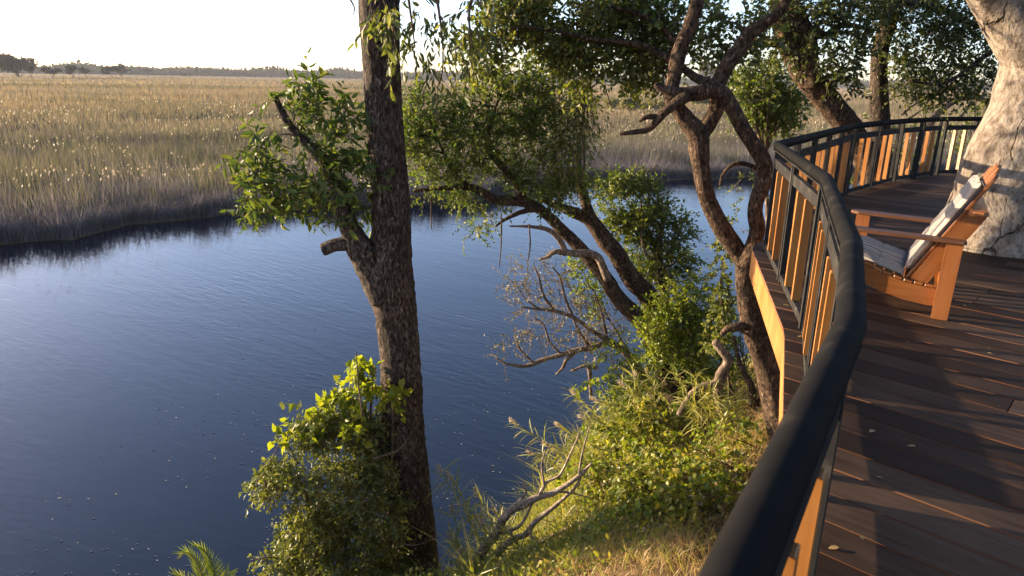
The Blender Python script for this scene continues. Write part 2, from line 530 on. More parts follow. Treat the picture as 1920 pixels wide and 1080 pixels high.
def deck_mat():
    m, nt, out = new_mat('dark_deck_wood')
    v = coords(nt, 'Object', (1.5, 34, 34), True)
    n1 = noise_n(nt, v, 1.0, 6, .65, .7)
    n2 = noise_n(nt, coords(nt, 'Object', (2.2, 2.2, 2.2), True), 1.2, 5, .6)
    g = coords(nt, 'Object', (1, 1, 1))
    wv = nt.nodes.new('ShaderNodeTexWave'); wv.bands_direction = 'Y'; wv.inputs['Scale'].default_value = 32
    wv.inputs['Distortion'].default_value = .4; nt.links.new(g, wv.inputs['Vector'])
    oi = nt.nodes.new('ShaderNodeObjectInfo')
    f = math_n(nt, 'ADD', math_n(nt, 'ADD', math_n(nt, 'MULTIPLY', n1, .45), math_n(nt, 'MULTIPLY', n2, .4)), math_n(nt, 'MULTIPLY', oi.outputs['Random'], .26))
    col = ramp(nt, f, [(0.30, (.012, .0072, .0048)), (0.50, (.036, .0198, .0115)), (0.74, (.106, .066, .041))])
    rg = ramp(nt, n2, [(0.3, (.55,) * 3), (0.7, (.8,) * 3)])
    h = math_n(nt, 'ADD', math_n(nt, 'MULTIPLY', n1, .7), math_n(nt, 'MULTIPLY', wv.outputs[0], .5))
    principled(nt, out, col, rg, .14, bump_n(nt, h, .45, .004))
    return m
M['deck'] = deck_mat()
M['deck_side'] = wood_mat('deck_side_wood', (.13, .045, .018), (.2, .075, .03), (.28, .11, .045), 'X', .6)
M['fascia'] = wood_mat('fascia_wood', (.2, .08, .018), (.33, .145, .036), (.44, .2, .06), 'Z', .45, .4, .2, 22)
M['slat'] = wood_mat('slat_wood', (.2, .075, .016), (.33, .135, .03), (.43, .19, .05), 'X', .4, .45, .15, 30)
M['chair'] = wood_mat('chair_wood', (.14, .045, .01), (.24, .085, .019), (.33, .13, .034), 'X', .38, .5, .15, 24)
M['chair_arm'] = wood_mat('dark_arm_wood', (.07, .028, .012), (.13, .055, .024), (.2, .09, .045), 'X', .5, .4, .25, 24)  # arms in a darker brown than the rest of the chair
M['chair_v'] = wood_mat('chair_leg_wood', (.16, .05, .012), (.26, .088, .022), (.35, .13, .036), 'X', .38, .5, .15, 24)

def metal_mat(nm='charcoal_paint', k=1.0):
    m, nt, out = new_mat(nm)
    v = coords(nt, 'Object', (1, 1, 1), True)
    n1 = noise_n(nt, v, 90, 3, .6); n2 = noise_n(nt, v, 7, 5, .65)
    col = ramp(nt, n2, [(p_, tuple(v * k for v in c)) for p_, c in [(0.35, (.011, .0108, .0105)), (0.58, (.016, .0155, .0148)), (0.7, (.04, .036, .031)), (0.8, (.08, .068, .055))]])
    principled(nt, out, col, .75, .05, bump_n(nt, n1, .12, .002))
    return m
M['metal'] = metal_mat('charcoal_paint', .7)
M['metal_post'] = metal_mat('sunlit_worn_charcoal', 1.9)  # lighter charcoal: sunlit look of the bars put into the colour, plus wear

def cushion_mat():
    m, nt, out = new_mat('striped_canvas')
    tc = nt.nodes.new('ShaderNodeUVMap'); tc.uv_map = 'stripe'
    sx = nt.nodes.new('ShaderNodeSeparateXYZ'); nt.links.new(tc.outputs[0], sx.inputs[0])
    r_ = nt.nodes.new('ShaderNodeValToRGB'); r_.color_ramp.interpolation = 'CONSTANT'
    base, blue, teal, gold = (.33, .295, .26, 1), (.02, .03, .05, 1), (.06, .11, .11, 1), (.2, .13, .045, 1)
    stops = [(0, base), (.05, gold), (.07, base), (.14, teal), (.17, base), (.19, blue), (.225, base), (.3, teal), (.34, base), (.42, blue), (.46, base),
             (.52, gold), (.54, base), (.6, teal), (.635, base), (.7, blue), (.745, base), (.8, teal), (.83, base), (.87, blue), (.9, base), (.95, gold), (.965, base)]
    e = r_.color_ramp.elements
    while len(e) < len(stops): e.new(.5)
    for el, (p, c) in zip(e, stops): el.position = p; el.color = c
    nt.links.new(sx.outputs[0], r_.inputs[0])
    v = coords(nt, 'Object')
    n1 = noise_n(nt, v, 400, 2); n2 = noise_n(nt, v, 9, 4)
    h = math_n(nt, 'ADD', math_n(nt, 'MULTIPLY', n1, .15), n2)
    p = principled(nt, out, r_.outputs[0], .9, .15, bump_n(nt, h, .35, .02))
    p.inputs['Sheen Weight'].default_value = .2
    return m
M['cushion'] = cushion_mat()
def plain(name, c, r_=.8):
    m, nt, out = new_mat(name); principled(nt, out, c, r_, .2); return m
M['foam'] = plain('floating_fluff', (.4, .36, .31))
M['far_leaf'] = leaf_mat('far_tree_leaf', (.03, .038, .02), (.045, .052, .026), (.07, .07, .035), .15, spec=.0, rough=.9, gain=.9)
M['far_bush'] = leaf_mat('far_bush_leaf', (.05, .055, .025), (.1, .09, .035), (.2, .14, .05), .25, patch=.15)

# ------------------------------------------------------------------ terrain
SHORE_NEAR = np.array([(-60, -30), (-30, -8), (-12, 4), (-6, 7.3), (-2.2, 8.7), (-.7, 9.5), (.75, 12.0), (2.2, 14.7), (4.2, 16.2), (8, 17.2), (20, 20), (40, 24), (90, 30)], float)
def bank_d(x, y):
    """signed distance inland of the near shoreline"""
    P = np.stack([np.asarray(x, float), np.asarray(y, float)], -1)
    best = np.full(P.shape[:-1], 1e9); sgn = np.ones(P.shape[:-1])
    for a, b in zip(SHORE_NEAR[:-1], SHORE_NEAR[1:]):
        ab = b - a; ap = P - a
        t = np.clip((ap @ ab) / (ab @ ab), 0, 1)
        q = a + t[..., None] * ab
        d = np.linalg.norm(P - q, axis=-1)
        cr = ab[0] * ap[..., 1] - ab[1] * ap[..., 0]
        upd = d < best - 1e-9
        best = np.where(upd, d, best); sgn = np.where(upd, np.where(cr < 0, 1, -1), sgn)
    return best * sgn
def bank_h(x, y):
    d = bank_d(x, y)
    h = np.where(d < 0, d * .7, 5.0 * (1 - np.exp(-np.maximum(d, 0) * .92 / 5.0) ) * 1.12)
    x = np.asarray(x); y = np.asarray(y)
    return h + .12 * np.sin(x * 1.7 + y * .9) * np.sin(y * 1.3 - x * .6) * np.clip(d, 0, 1) + .05 * np.sin(x * 5.1 + 1) * np.sin(y * 4.3)

# water
me = mesh_np('water', np.array([(-9000, -3000, 0), (9000, -3000, 0), (9000, 9000, 0), (-9000, 9000, 0)]), np.array([[0, 1, 2, 3]]))
tag(link('water', me, None, M['water']), kind='structure')

# near bank
gx, gy = np.meshgrid(np.concatenate([np.arange(-40, -8, 2), np.arange(-8, 14, .2), np.arange(14, 60, 2)]),
                     np.concatenate([np.arange(-24, -2, 1.5), np.arange(-2, 20, .2), np.arange(20, 30, 2)]))
gz = bank_h(gx, gy)
V = np.stack([gx, gy, gz], -1).reshape(-1, 3)
ny, nx = gx.shape
idx = np.arange(ny * nx).reshape(ny, nx)
F = np.stack([idx[:-1, :-1], idx[:-1, 1:], idx[1:, 1:], idx[1:, :-1]], -1).reshape(-1, 4)
tag(link('river_bank', mesh_np('river_bank', V, F, True), None, M['soil']), kind='structure')

# marsh beyond the river
FAR = np.array([(-70, -40), (-52, 0), (-40, 16), (-31, 25), (-24.2, 31.7), (-22.2, 33.9), (-20.7, 37), (-17.5, 39.9), (-15.3, 42.4), (-10.7, 44.2), (-5, 44.8),
                (0, 50), (4.4, 58), (12.4, 58.6), (22.6, 61.9), (34, 66), (50, 68), (90, 70), (180, 60), (300, 40)], float)
sub = [FAR[0]]
for a, b in zip(FAR[:-1], FAR[1:]):
    n = max(1, int(np.linalg.norm(b - a) / 1.2)) if abs(a[0]) < 55 else 4
    for k in range(1, n + 1):
        p = a + (b - a) * k / n
        j = .5 if abs(a[0]) < 45 else 0
        sub.append(p + np.array([math.sin(p[0] * 1.9) + .6 * math.sin(p[0] * 4.7), math.sin(p[0] * 1.3 + 2) + .5 * math.sin(p[1] * 3.1)]) * j * .6)
FARS = np.array(sub)
fac = [0.985, 1.0, 1.03, 1.1, 1.3, 1.8, 3, 7, 20, 60, 140]
zz = [-.6, .12, .2, .25, .25, .25, .25, .25, .25, .25, .25]
V = np.vstack([np.column_stack([FARS * f, np.full(len(FARS), z)]) for f, z in zip(fac, zz)])
n = len(FARS)
F = []
for k in range(len(fac) - 1):
    a = np.arange(n - 1) + k * n
    F.append(np.stack([a + 1, a, a + n, a + n + 1], 1))
tag(link('marsh_ground', mesh_np('marsh_ground', V, np.vstack(F), True), None, M['marsh_soil']), kind='structure')
FA = np.arctan2(FARS[:, 0], FARS[:, 1])
FR = np.linalg.norm(FARS, axis=1)
order = np.argsort(FA)
def far_r(x, y):
    return np.interp(np.arctan2(x, y), FA[order], FR[order])

# ------------------------------------------------------------------ leaves
T_BROAD = (np.array([(0, 0, 0), (.3, .46, .09), (.3, 0, -.02), (.3, -.46, .09), (.68, .42, .03), (.68, 0, -.05), (.68, -.42, .03), (1, 0, -.12)]),
           np.array([(0, 2, 1), (0, 3, 2), (1, 2, 5), (1, 5, 4), (2, 3, 6), (2, 6, 5), (4, 5, 7), (5, 6, 7)]))
T_SMALL = (np.array([(0, 0, 0), (.5, .5, .14), (1, 0, -.04), (.5, -.5, .14)]), np.array([(0, 2, 1), (0, 3, 2)]))
T_STRAP = (np.array([(0, .3, 0), (0, -.3, 0), (.35, .5, .03), (.35, -.5, .03), (.7, .4, -.04), (.7, -.4, -.04), (1, 0, -.2)]), np.array([(0, 1, 3), (0, 3, 2), (2, 3, 5), (2, 5, 4), (4, 5, 6)]))
T_HEART = (np.array([(0, 0, 0), (-.08, .3, .05), (.3, .55, .12), (1, 0, -.1), (.3, -.55, .12), (-.08, -.3, .05)]),
           np.array([(0, 2, 1), (0, 3, 2), (0, 4, 3), (0, 5, 4)]))

def frames(dirs, nrm):
    x = unit(dirs)
    y = unit(np.cross(nrm, x))
    z = np.cross(x, y)
    return x, y, z

def leaves_vf(pos, dirs, nrm, length, width, tmpl):
    tv, tf = tmpl
    x, y, z = frames(dirs, nrm)
    L = length[:, None, None]; W = width[:, None, None]
    V = pos[:, None, :] + x[:, None, :] * tv[None, :, 0:1] * L + y[:, None, :] * tv[None, :, 1:2] * W + z[:, None, :] * tv[None, :, 2:3] * L
    F = tf[None] + (np.arange(len(pos)) * len(tv))[:, None, None]
    return V.reshape(-1, 3), F.reshape(-1, 3)

def thin_vf(A, B, ra, rb):
    """many 3-sided sticks from A to B"""
    d = unit(B - A)
    ref = np.where(np.abs(d[:, 2:3]) < .9, np.array([[0, 0, 1.0]]), np.array([[1.0, 0, 0]]))
    x = unit(np.cross(d, ref)); y = np.cross(d, x)
    V = []
    for P, r_ in ((A, ra), (B, rb)):
        for k in range(3):
            a = k * 2.0944
            V.append(P + (x * math.cos(a) + y * math.sin(a)) * np.reshape(r_, (-1, 1)))
    V = np.stack(V, 1)
    f = np.array([(0, 1, 4, 3), (1, 2, 5, 4), (2, 0, 3, 5)])
    F = f[None] + (np.arange(len(A)) * 6)[:, None, None]
    return V.reshape(-1, 3), F.reshape(-1, 4)

def rand_unit(n):
    return unit(rng.normal(size=(n, 3)))

def clump_twigs(c, rad, n, tl, droop=0.0, out=.8, shell=.55):
    """twigs inside an ellipsoid: base points, directions, lengths"""
    u = rand_unit(n)
    rr = rng.random(n) ** (1 / 3) * (1 - shell) + shell * rng.random(n) ** .5
    p = c + u * rr[:, None] * rad * .85
    d = unit(u * out + rand_unit(n) * .7 + np.array([0, 0, .25 - droop]))
    return p, d, tl * rng.uniform(.6, 1.3, n)

def twig_leaves(p, d, L, per, size, ratio, droop=.25, spread=.9, flat=.22):
    """leaves alternate along twigs"""
    n = len(p)
    t = np.tile(np.linspace(.12, 1.0, per), n) + rng.normal(0, .04, n * per)
    P, D, LL = np.repeat(p, per, 0), np.repeat(d, per, 0), np.repeat(L, per)
    bend = np.array([0, 0, -1.0]) * (t ** 2 * LL * droop * .5)[:, None]
    pos = P + D * (t * LL)[:, None] + bend
    side = unit(np.cross(D, rand_unit(n * per)))
    ld = unit(D * .55 + side * spread + np.array([0, 0, -droop]))
    nr = unit(rand_unit(n * per) * (1 - flat) + np.array([0, 0, 1.0]) * flat + rng.normal(0, .35, (n * per, 3)))
    ln = size * rng.uniform(.6, 1.25, n * per)
    return pos, ld, nr, ln, ln * ratio * rng.uniform(.8, 1.15, n * per)

def px_clumps(specs, depth):
    out = []
    for s in specs:
        px, py, rx, ry = s[:4]
        d = s[4] if len(s) > 4 else depth
        rd = s[5] if len(s) > 5 else None
        sc = scale_at(px, py, d)
        c = at(px, py, d)
        out.append((c, np.array([rx * sc, rd if rd else (rx + ry) * .5 * sc, ry * sc])))
    return out

def foliage(parent, clumps, mat, dens, tl, per, size, ratio, tmpl=T_SMALL, droop=.2, name='foliage', twig_r=.004, twig_mat=None,
            singles=0, out=.8, spread=.9, single_name='leaf', shell=.55, twigs_name='twigs', sub=5, core=False):
    """crown of leaves on twigs; the 'singles' leaves nearest the viewer become separate leaf objects"""
    PP, DD, NN, LN, WD, A, B = [], [], [], [], [], [], []
    if sub:                                     # break every mass into a few layered sprays
        cl2 = []
        for c, rad in clumps:
            for u in rand_unit(sub):
                cl2.append((c + u * rad * rng.uniform(.35, .8), rad * np.array([.62, .62, .4]) * rng.uniform(.6, 1.1)))
            if core: cl2.append((c, rad * .5))
        clumps = cl2
    for c, rad in clumps:
        area = (rad[0] * rad[1] * rad[2]) ** (2 / 3)
        n = max(3, int(dens * area))
        p, d, L = clump_twigs(c, rad, n, tl, droop, out, shell)
        a = twig_leaves(p, d, L, per, size, ratio, droop, spread)
        PP.append(a[0]); DD.append(a[1]); NN.append(a[2]); LN.append(a[3]); WD.append(a[4])
        A.append(p); B.append(p + d * L[:, None] * .95 - np.array([0, 0, 1.0]) * (L * droop * .45)[:, None])
        # short feeder from the clump's middle
        k = rng.random(n) < .35
        A.append(np.repeat(c[None], k.sum(), 0) * .35 + p[k] * .65); B.append(p[k])
    PP, DD, NN, LN, WD = map(np.concatenate, (PP, DD, NN, LN, WD))
    A, B = np.concatenate(A), np.concatenate(B)
    if singles:
        big = np.argsort(np.linalg.norm(PP - CPOS, axis=1) / LN)[:singles * 3]
        pick = rng.permutation(big)[:singles]
        base = []
        for v in range(3):
            Vt = tmpl[0] * np.array([1, ratio * (0.9 + .12 * v), 1 - .3 * v])
            mm = mesh_np(single_name, Vt, tmpl[1]); mm.materials.append(mat); base.append(mm)
        x, y, z = frames(DD[pick], NN[pick])
        for i, j in enumerate(pick):
            o = bpy.data.objects.new(single_name, base[i % 3]); COL.objects.link(o)
            o.parent = parent
            mtx = Matrix(((x[i][0], y[i][0], z[i][0], 0), (x[i][1], y[i][1], z[i][1], 0), (x[i][2], y[i][2], z[i][2], 0), (0, 0, 0, 1)))
            mtx = Matrix.Translation(Vector(PP[j] - np.array(parent.location))) @ mtx @ Matrix.Scale(LN[j], 4)
            o.matrix_basis = mtx
        keep = np.ones(len(PP), bool); keep[pick] = False
        PP, DD, NN, LN, WD = PP[keep], DD[keep], NN[keep], LN[keep], WD[keep]
    V, F = leaves_vf(PP, DD, NN, LN, WD, tmpl)
    o = link(name, mesh_np(name, V, F), parent, mat); o['kind'] = 'stuff'
    V, F = thin_vf(A, B, twig_r, twig_r * .5)
    t = link(twigs_name, mesh_np(twigs_name, V, F), parent, twig_mat or M['twig']); t['kind'] = 'stuff'
    return len(PP)

def limbs(parent, clumps, skel, mat, r0=.018, name='branch', maxn=None):
    """join every clump to the closest lower point of the skeleton with a bent branch"""
    SK = np.vstack([catmull(s, .15) for s in skel])
    for i, (c, rad) in enumerate(clumps[:maxn]):
        d = np.linalg.norm(SK[:, :3] - c, axis=1) + np.maximum(0, SK[:, 2] - c[2]) * .8
        j = int(np.argmin(d))
        a = SK[j, :3]; L = np.linalg.norm(c - a)
        if L < .2: continue
        off = rng.normal(0, .13, 3) * L
        pts = [[*a, min(SK[j, 3] * .8, r0 + .008 * L)], [*(a * .6 + c * .4 + off * .8 + np.array([0, 0, .06 * L])), r0 * .8], [*(a * .25 + c * .75 - off * .4), r0 * .55], [*c, r0 * .35]]
        tube(name, pts, mat, parent, segs=6, step=.15, lump=.2, seed=i)

# ------------------------------------------------------------------ boards with their own local frame (x along the board)
_bcache = {}
def place(o, parent, origin, x, z):
    x = unit(np.array(x, float)); z = np.array(z, float); y = unit(np.cross(z, x)); z = np.cross(x, y)
    o.parent = parent
    off = np.array(parent.location) if parent is not None else np.zeros(3)
    p = np.array(origin, float) - off
    o.matrix_basis = Matrix(((x[0], y[0], z[0], p[0]), (x[1], y[1], z[1], p[1]), (x[2], y[2], z[2], p[2]), (0, 0, 0, 1)))
def board(name, a, b, w, h, mat, parent, up=(0, 0, 1), bev=.004):
    a, b = np.array(a, float), np.array(b, float)
    L = float(np.linalg.norm(b - a))
    key = (name, round(L, 3), w, h, mat.name)
    if key not in _bcache:
        mb = MB(); mb.bar((0, 0, 0), (L, 0, 0), w, h, (0, 0, 1), bev)
        o = mb.build(name, mat, None)
        _bcache[key] = o.data
    else:
        o = bpy.data.objects.new(name, _bcache[key]); COL.objects.link(o)
    place(o, parent, a, b - a, up)
    return o

# ------------------------------------------------------------------ deck
DZ = CAM_H - 1.65
RAIL = [np.array(p) for p in [(-1.2, -1.6), (-.33, -.31), (.283, .722), (.865, 1.67), (1.31, 2.62), (2.02, 4.5), (2.62, 7.05), (5.1, 10.7), (6.72, 12.4), (8.1, 13.5), (9.9, 14.2), (12.5, 14.4)]]
def offset(poly, d):
    out = []
    for i, p in enumerate(poly):
        t1 = unit(p - poly[i - 1]) if i else unit(poly[1] - p)
        t2 = unit(poly[i + 1] - p) if i < len(poly) - 1 else t1
        n1, n2 = np.array([-t1[1], t1[0]]), np.array([-t2[1], t2[0]])
        n = unit(n1 + n2); out.append(p + n * d / max(.4, n @ n1))
    return out
EDGE = offset(RAIL, .125)

deck = thing('wooden_deck', 'dark brown weathered plank deck curving along the river behind the railing', 'deck', (4, 4, DZ))
PA = R(-43.0)
pd = np.array([math.cos(PA), math.sin(PA)]); pn = np.array([-pd[1], pd[0]])
TRUNK_E = np.array([5.3, 7.42])
def edge_hits(o):
    hits = []
    for a, b in zip(EDGE[:-1], EDGE[1:]):
        ab = b - a
        den = pd[0] * ab[1] - pd[1] * ab[0]
        if abs(den) < 1e-9: continue
        q = a - pn * o
        t = (q[0] * ab[1] - q[1] * ab[0]) / den
        s = (q[0] * pd[1] - q[1] * pd[0]) / den
        if 0 <= s <= 1: hits.append(t)
    return min(hits) if hits else None
PITCHW = .21
plank_n = 0
o_ = -1.2
while o_ < 16.5:
    lo, hi = o_ + .004, o_ + PITCHW - .006
    a, b = edge_hits(lo), edge_hits(hi)
    if a is not None and b is not None:
        end = min(a, b) + 12
        cuts = [0]
        far = (o_ > 7)
        t = max(a, b) + rng.uniform(1.2, 3.0)
        ends = []
        while t < max(a, b) + 7.5:
            ends.append(t); t += rng.uniform(2.2, 3.4)
        segs = []
        prev = (a, b)
        for e in ends:
            segs.append((prev, (e - .0025, e - .0025))); prev = (e + .0025, e + .0025)
        dz = rng.normal(0, .0012)
        for (a0, b0), (a1, b1) in segs:
            c0 = pd * min(a0, b0) + pn * o_
            cm = pd * (min(a0, b0) + a1) / 2 + pn * (o_ + .1)
            if np.linalg.norm(cm - TRUNK_E) > 9 or (cm[0] > 9.5): continue
            # leave the hole for the tree that grows through the deck
            pieces = [((a0, b0), (a1, b1))]
            dn = abs((TRUNK_E @ pn) - (o_ + PITCHW / 2))
            if dn < .62:
                tc = TRUNK_E @ pd; w_ = math.sqrt(max(.02, .66 ** 2 - dn ** 2))
                new = []
                for (p0, q0), (p1, q1) in pieces:
                    if p0 < tc - w_ < p1: new.append(((p0, q0), (tc - w_,) * 2))
                    elif p1 <= tc - w_: new.append(((p0, q0), (p1, q1)))
                    if p0 < tc + w_ < p1: new.append(((tc + w_,) * 2, (p1, q1)))
                    elif p0 >= tc + w_: new.append(((p0, q0), (p1, q1)))
                pieces = new
            for (p0, q0), (p1, q1) in pieces:
                if p1 - max(p0, q0) < .05: continue
                x0 = min(p0, q0)
                ring = [(p0 - x0, .004, 0), (p1 - x0, .004, 0), (q1 - x0, PITCHW - .006, 0), (q0 - x0, PITCHW - .006, 0)]
                th, bv = .032, .003
                ins = [(ring[0][0] + bv, ring[0][1] + bv), (ring[1][0] - bv, ring[1][1] + bv), (ring[2][0] - bv, ring[2][1] - bv), (ring[3][0] + bv, ring[3][1] - bv)]
                Vv = [(p[0], p[1], -th) for p in ring] + [(p[0], p[1], -bv) for p in ring] + [(p[0], p[1], 0) for p in ins]
                Ff = [(0, 3, 2, 1)] + [(i, (i + 1) % 4, 4 + (i + 1) % 4, 4 + i) for i in range(4)] + [(4 + i, 4 + (i + 1) % 4, 8 + (i + 1) % 4, 8 + i) for i in range(4)] + [(8, 9, 10, 11)]
                me = bpy.data.meshes.new('plank'); me.from_pydata(Vv, [], Ff)
                me.materials.append(M['deck']); me.materials.append(M['deck_side'])
                me.polygons.foreach_set('material_index', [1] * 5 + [0] * 5)
                ob = bpy.data.objects.new('plank', me); COL.objects.link(ob)
                org = pd * x0 + pn * o_
                place(ob, deck, (org[0], org[1], DZ + dz), (*pd, 0), (0, 0, 1))
                plank_n += 1
    o_ += PITCHW
# fascia boards round the outer edge (short upright boards), one by one, set back a little under the plank ends
FE = offset(RAIL, .10)
for a, b in zip(FE[1:-1], FE[2:]):
    L = np.linalg.norm(b - a); k = max(1, int(round(L / .62)))
    t = unit(b - a); nrm = np.array([-t[1], t[0]])
    for i in range(k):
        p0, p1 = a + t * L * i / k, a + t * (L * (i + 1) / k - .003)
        hgt = .27 + rng.uniform(-.004, .004); out = rng.uniform(0, .004)
        c0, c1 = p0 + nrm * out, p1 + nrm * out
        board('fascia_board', (*c0, DZ - .033 - hgt / 2), (*c1, DZ - .033 - hgt / 2), .026, round(hgt, 2), M['fascia'], deck, bev=.002)
# frame and posts below the deck
IN1 = offset(RAIL, -.35)
for a, b in zip(IN1[1:-1], IN1[2:]):
    board('joist', (*a, DZ - .14), (*b, DZ - .14), .06, .2, M['deck_side'], deck)
IN2 = offset(RAIL, -1.2)
for p in (IN2[4], IN2[5], IN2[6], IN2[7], IN2[9], np.array([5.5, 3.0]), np.array([7.5, 8.5])):
    hgt = float(bank_h(p[0], p[1]))
    tube('support_post', [(p[0], p[1], hgt - .3, .085), (p[0], p[1], DZ - .05, .08)], M['twig'], deck, segs=10, step=.5)

# ------------------------------------------------------------------ railing
HR = 1.06
rail = thing('railing', 'charcoal metal railing with round handrail and orange wood slats along the deck edge', 'railing', (2.0, 4.5, DZ))
RP = RAIL[0:12]
pts = []
for i, p in enumerate(RP):
    q = np.array([p[0], p[1], DZ + HR])
    if 0 < i < len(RP) - 1:
        a = unit(np.array([*(RP[i - 1] - p), 0])); b = unit(np.array([*(RP[i + 1] - p), 0]))
        e = .035
        pts += [[*(q + a * e), .039], [*(q + (a + b) * e * .22), .0395], [*(q + b * e), .039]]
    else:
        pts.append([*q, .039])
dense = []
for a, b in zip(pts[:-1], pts[1:]):
    a, b = np.array(a), np.array(b)
    n_ = max(1, int(np.linalg.norm(b[:3] - a[:3]) / .3))
    for k in range(n_): dense.append(a + (b - a) * k / n_)
dense.append(np.array(pts[-1]))
tube('handrail', dense, M['metal'], rail, segs=20, spline=False)
for i, (a, b) in enumerate(zip(RP[:-1], RP[1:])):
    L = np.linalg.norm(b - a); t = unit(b - a); nrm = np.array([-t[1], t[0]])
    board('flat_bar', (*(a + t * .02), DZ + HR - .0415), (*(b - t * .02), DZ + HR - .0415), .07, .009, M['metal_post'], rail, bev=.002)
    nb = max(1, int(round(L / (1.3 if i < 6 else .98))))
    pitch = (L - .09) / nb
    for k in range(nb):
        s0 = .045 + k * pitch + .028; s1 = .045 + (k + 1) * pitch - .028
        def q(s, z, o=0.0): return (*(a + t * s + nrm * o), DZ + z)
        for s in (s0 + .0225, s1 - .0225):
            board('post', q(s, 0.0), q(s, HR - .046), .042, .05, M['metal_post'], rail, up=(*t, 0))
        board('top_rail', q(s0 + .0445, HR - .165), q(s1 - .0445, HR - .165), .036, .085, M['metal_post'], rail)
        board('bottom_rail', q(s0 + .0445, .06), q(s1 - .0445, .06), .036, .06, M['metal_post'], rail)
        w_ = s1 - s0
        for f in (.345, .655):
            lean = rng.normal(0, .002)
            board('slat', q(s0 + w_ * f, .09), q(s0 + w_ * f + lean, HR - .2085), .058, .05, M['slat'], rail, up=(*t, 0))

# ------------------------------------------------------------------ lounge chair (local frame: a = towards its front, l = towards its far side)
CO = np.array([3.16, 4.86, DZ])
ca = unit(np.array([-.86, .51, 0])); cl = np.array([.51, .86, 0])
def cpt(s, l, z): return CO + ca * s + cl * l + np.array([0, 0, z])
chair = thing('deck_chair', 'slatted orange wood lounge chair with wide arms facing the river railing', 'chair', CO)
W = .80
up_a = tuple(ca)
for l in (0.0, W):
    board('rear_leg', cpt(.0, l, 0), cpt(-.005, l, .575), .042, .105, M['chair_v'], chair, up=up_a)
    board('front_leg', cpt(.66, l, 0), cpt(.66, l, .595), .042, .105, M['chair_v'], chair, up=up_a)
def arm(l):
    # armrest plank: rounded front, slight taper to the rear, from above
    prof = [(-.075, .03), (-.075, -.03), (-.055, -.048), (.5, -.06), (.7, -.06), (.745, -.042), (.76, 0), (.745, .042), (.7, .06), (.5, .06), (-.055, .048)]
    mb = MB()
    mb.prism([(s, y, 0) for s, y in prof[::-1]], (0, 0, .024), 0, .005)
    o = mb.build('armrest', M['chair_arm'])
    place(o, chair, cpt(0, l, .577), cpt(1, l, .6) - cpt(0, l, .577), (0, 0, 1))
arm(0.0); arm(W)
def side_rail(l):
    # curved seat rail on edge, sagging to the rear, drawn in the s-z plane
    top = [(-.03, .215), (.1, .22), (.25, .235), (.4, .275), (.55, .325), (.74, .36)]
    bot = [(.74, .26), (.55, .19), (.4, .135), (.25, .1), (.1, .085), (-.03, .09)]
    ring = [(s, -.018, z) for s, z in top + bot]
    mb = MB(); mb.prism(ring, (0, .036, 0), 0, .004)
    o = mb.build('seat_rail', M['chair'])
    place(o, chair, cpt(0, l, 0), ca, (0, 0, 1))
side_rail(.045); side_rail(W - .045)
# seat slats across, from the rear hollow to the front
for k in range(9):
    s = .1 + k * .07
    z = np.interp(s, [-.03, .1, .25, .4, .55, .74], [.215, .22, .235, .275, .325, .36]) + .012
    dz = np.interp(s + .06, [-.03, .1, .25, .4, .55, .74], [.215, .22, .235, .275, .325, .36]) + .012 - z
    nrm = unit(np.array([*(-ca[:2] * dz), .06]))
    board('seat_slat', cpt(s, .03, z), cpt(s, W - .03, z), .058, .02, M['chair'], chair, up=nrm)
# reclining back: two deep side boards, a cross rail with rounded ends, five boards with rounded tops
B0, B1 = (.26, .25), (-.19, 1.10)
bdir = unit(ca * (B1[0] - B0[0]) + np.array([0, 0, B1[1] - B0[1]]))
bnrm = unit(np.cross(bdir, cl)); bnrm = bnrm if bnrm @ ca > 0 else -bnrm
BL = math.hypot(B1[0] - B0[0], B1[1] - B0[1])
def bpt(u, l, w=0.0): return cpt(*[B0[0], l, B0[1]]) + bdir * u + bnrm * w
for l in (.075, W - .075):
    board('back_support', bpt(.02, l, -.075), bpt(.66, l, -.075), .036, .115, M['chair'], chair, up=bnrm)
mb = MB()
prof = [(-.03, -.03), (W + .03, -.03), (W + .06, 0), (W + .05, .05), (W, .085), (0, .085), (-.05, .05), (-.06, 0)]
mb.prism([(p, q_, 0) for p, q_ in prof], (0, 0, .032), 0, .006)
o = mb.build('cross_rail', M['chair'])
place(o, chair, bpt(.66, 0, -.1), cl, unit(np.array([0, 0, 1.0]) * .9 + ca * .1))
tops = [-.035, 0.0, .012, .0, -.03]
for k in range(5):
    l = .13 + k * (W - .26) / 4
    wd = .112
    n_ = 7
    ring = [(0, -wd / 2, 0), (BL + tops[k] - wd / 2, -wd / 2, 0)]
    ring += [(BL + tops[k] - wd / 2 + math.cos(a) * wd / 2, math.sin(a) * wd / 2, 0) for a in np.linspace(-math.pi / 2 + .3, math.pi / 2 - .3, n_)]
    ring += [(BL + tops[k] - wd / 2, wd / 2, 0), (0, wd / 2, 0)]
    mb = MB(); mb.prism(ring, (0, 0, .026), 0, .006)
    o = mb.build('back_slat', M['chair'])
    place(o, chair, bpt(0, l, -.016), bdir, bnrm)
board('lower_cross_rail', cpt(.02, .03, .16), cpt(.02, W - .03, .16), .03, .09, M['chair'], chair)

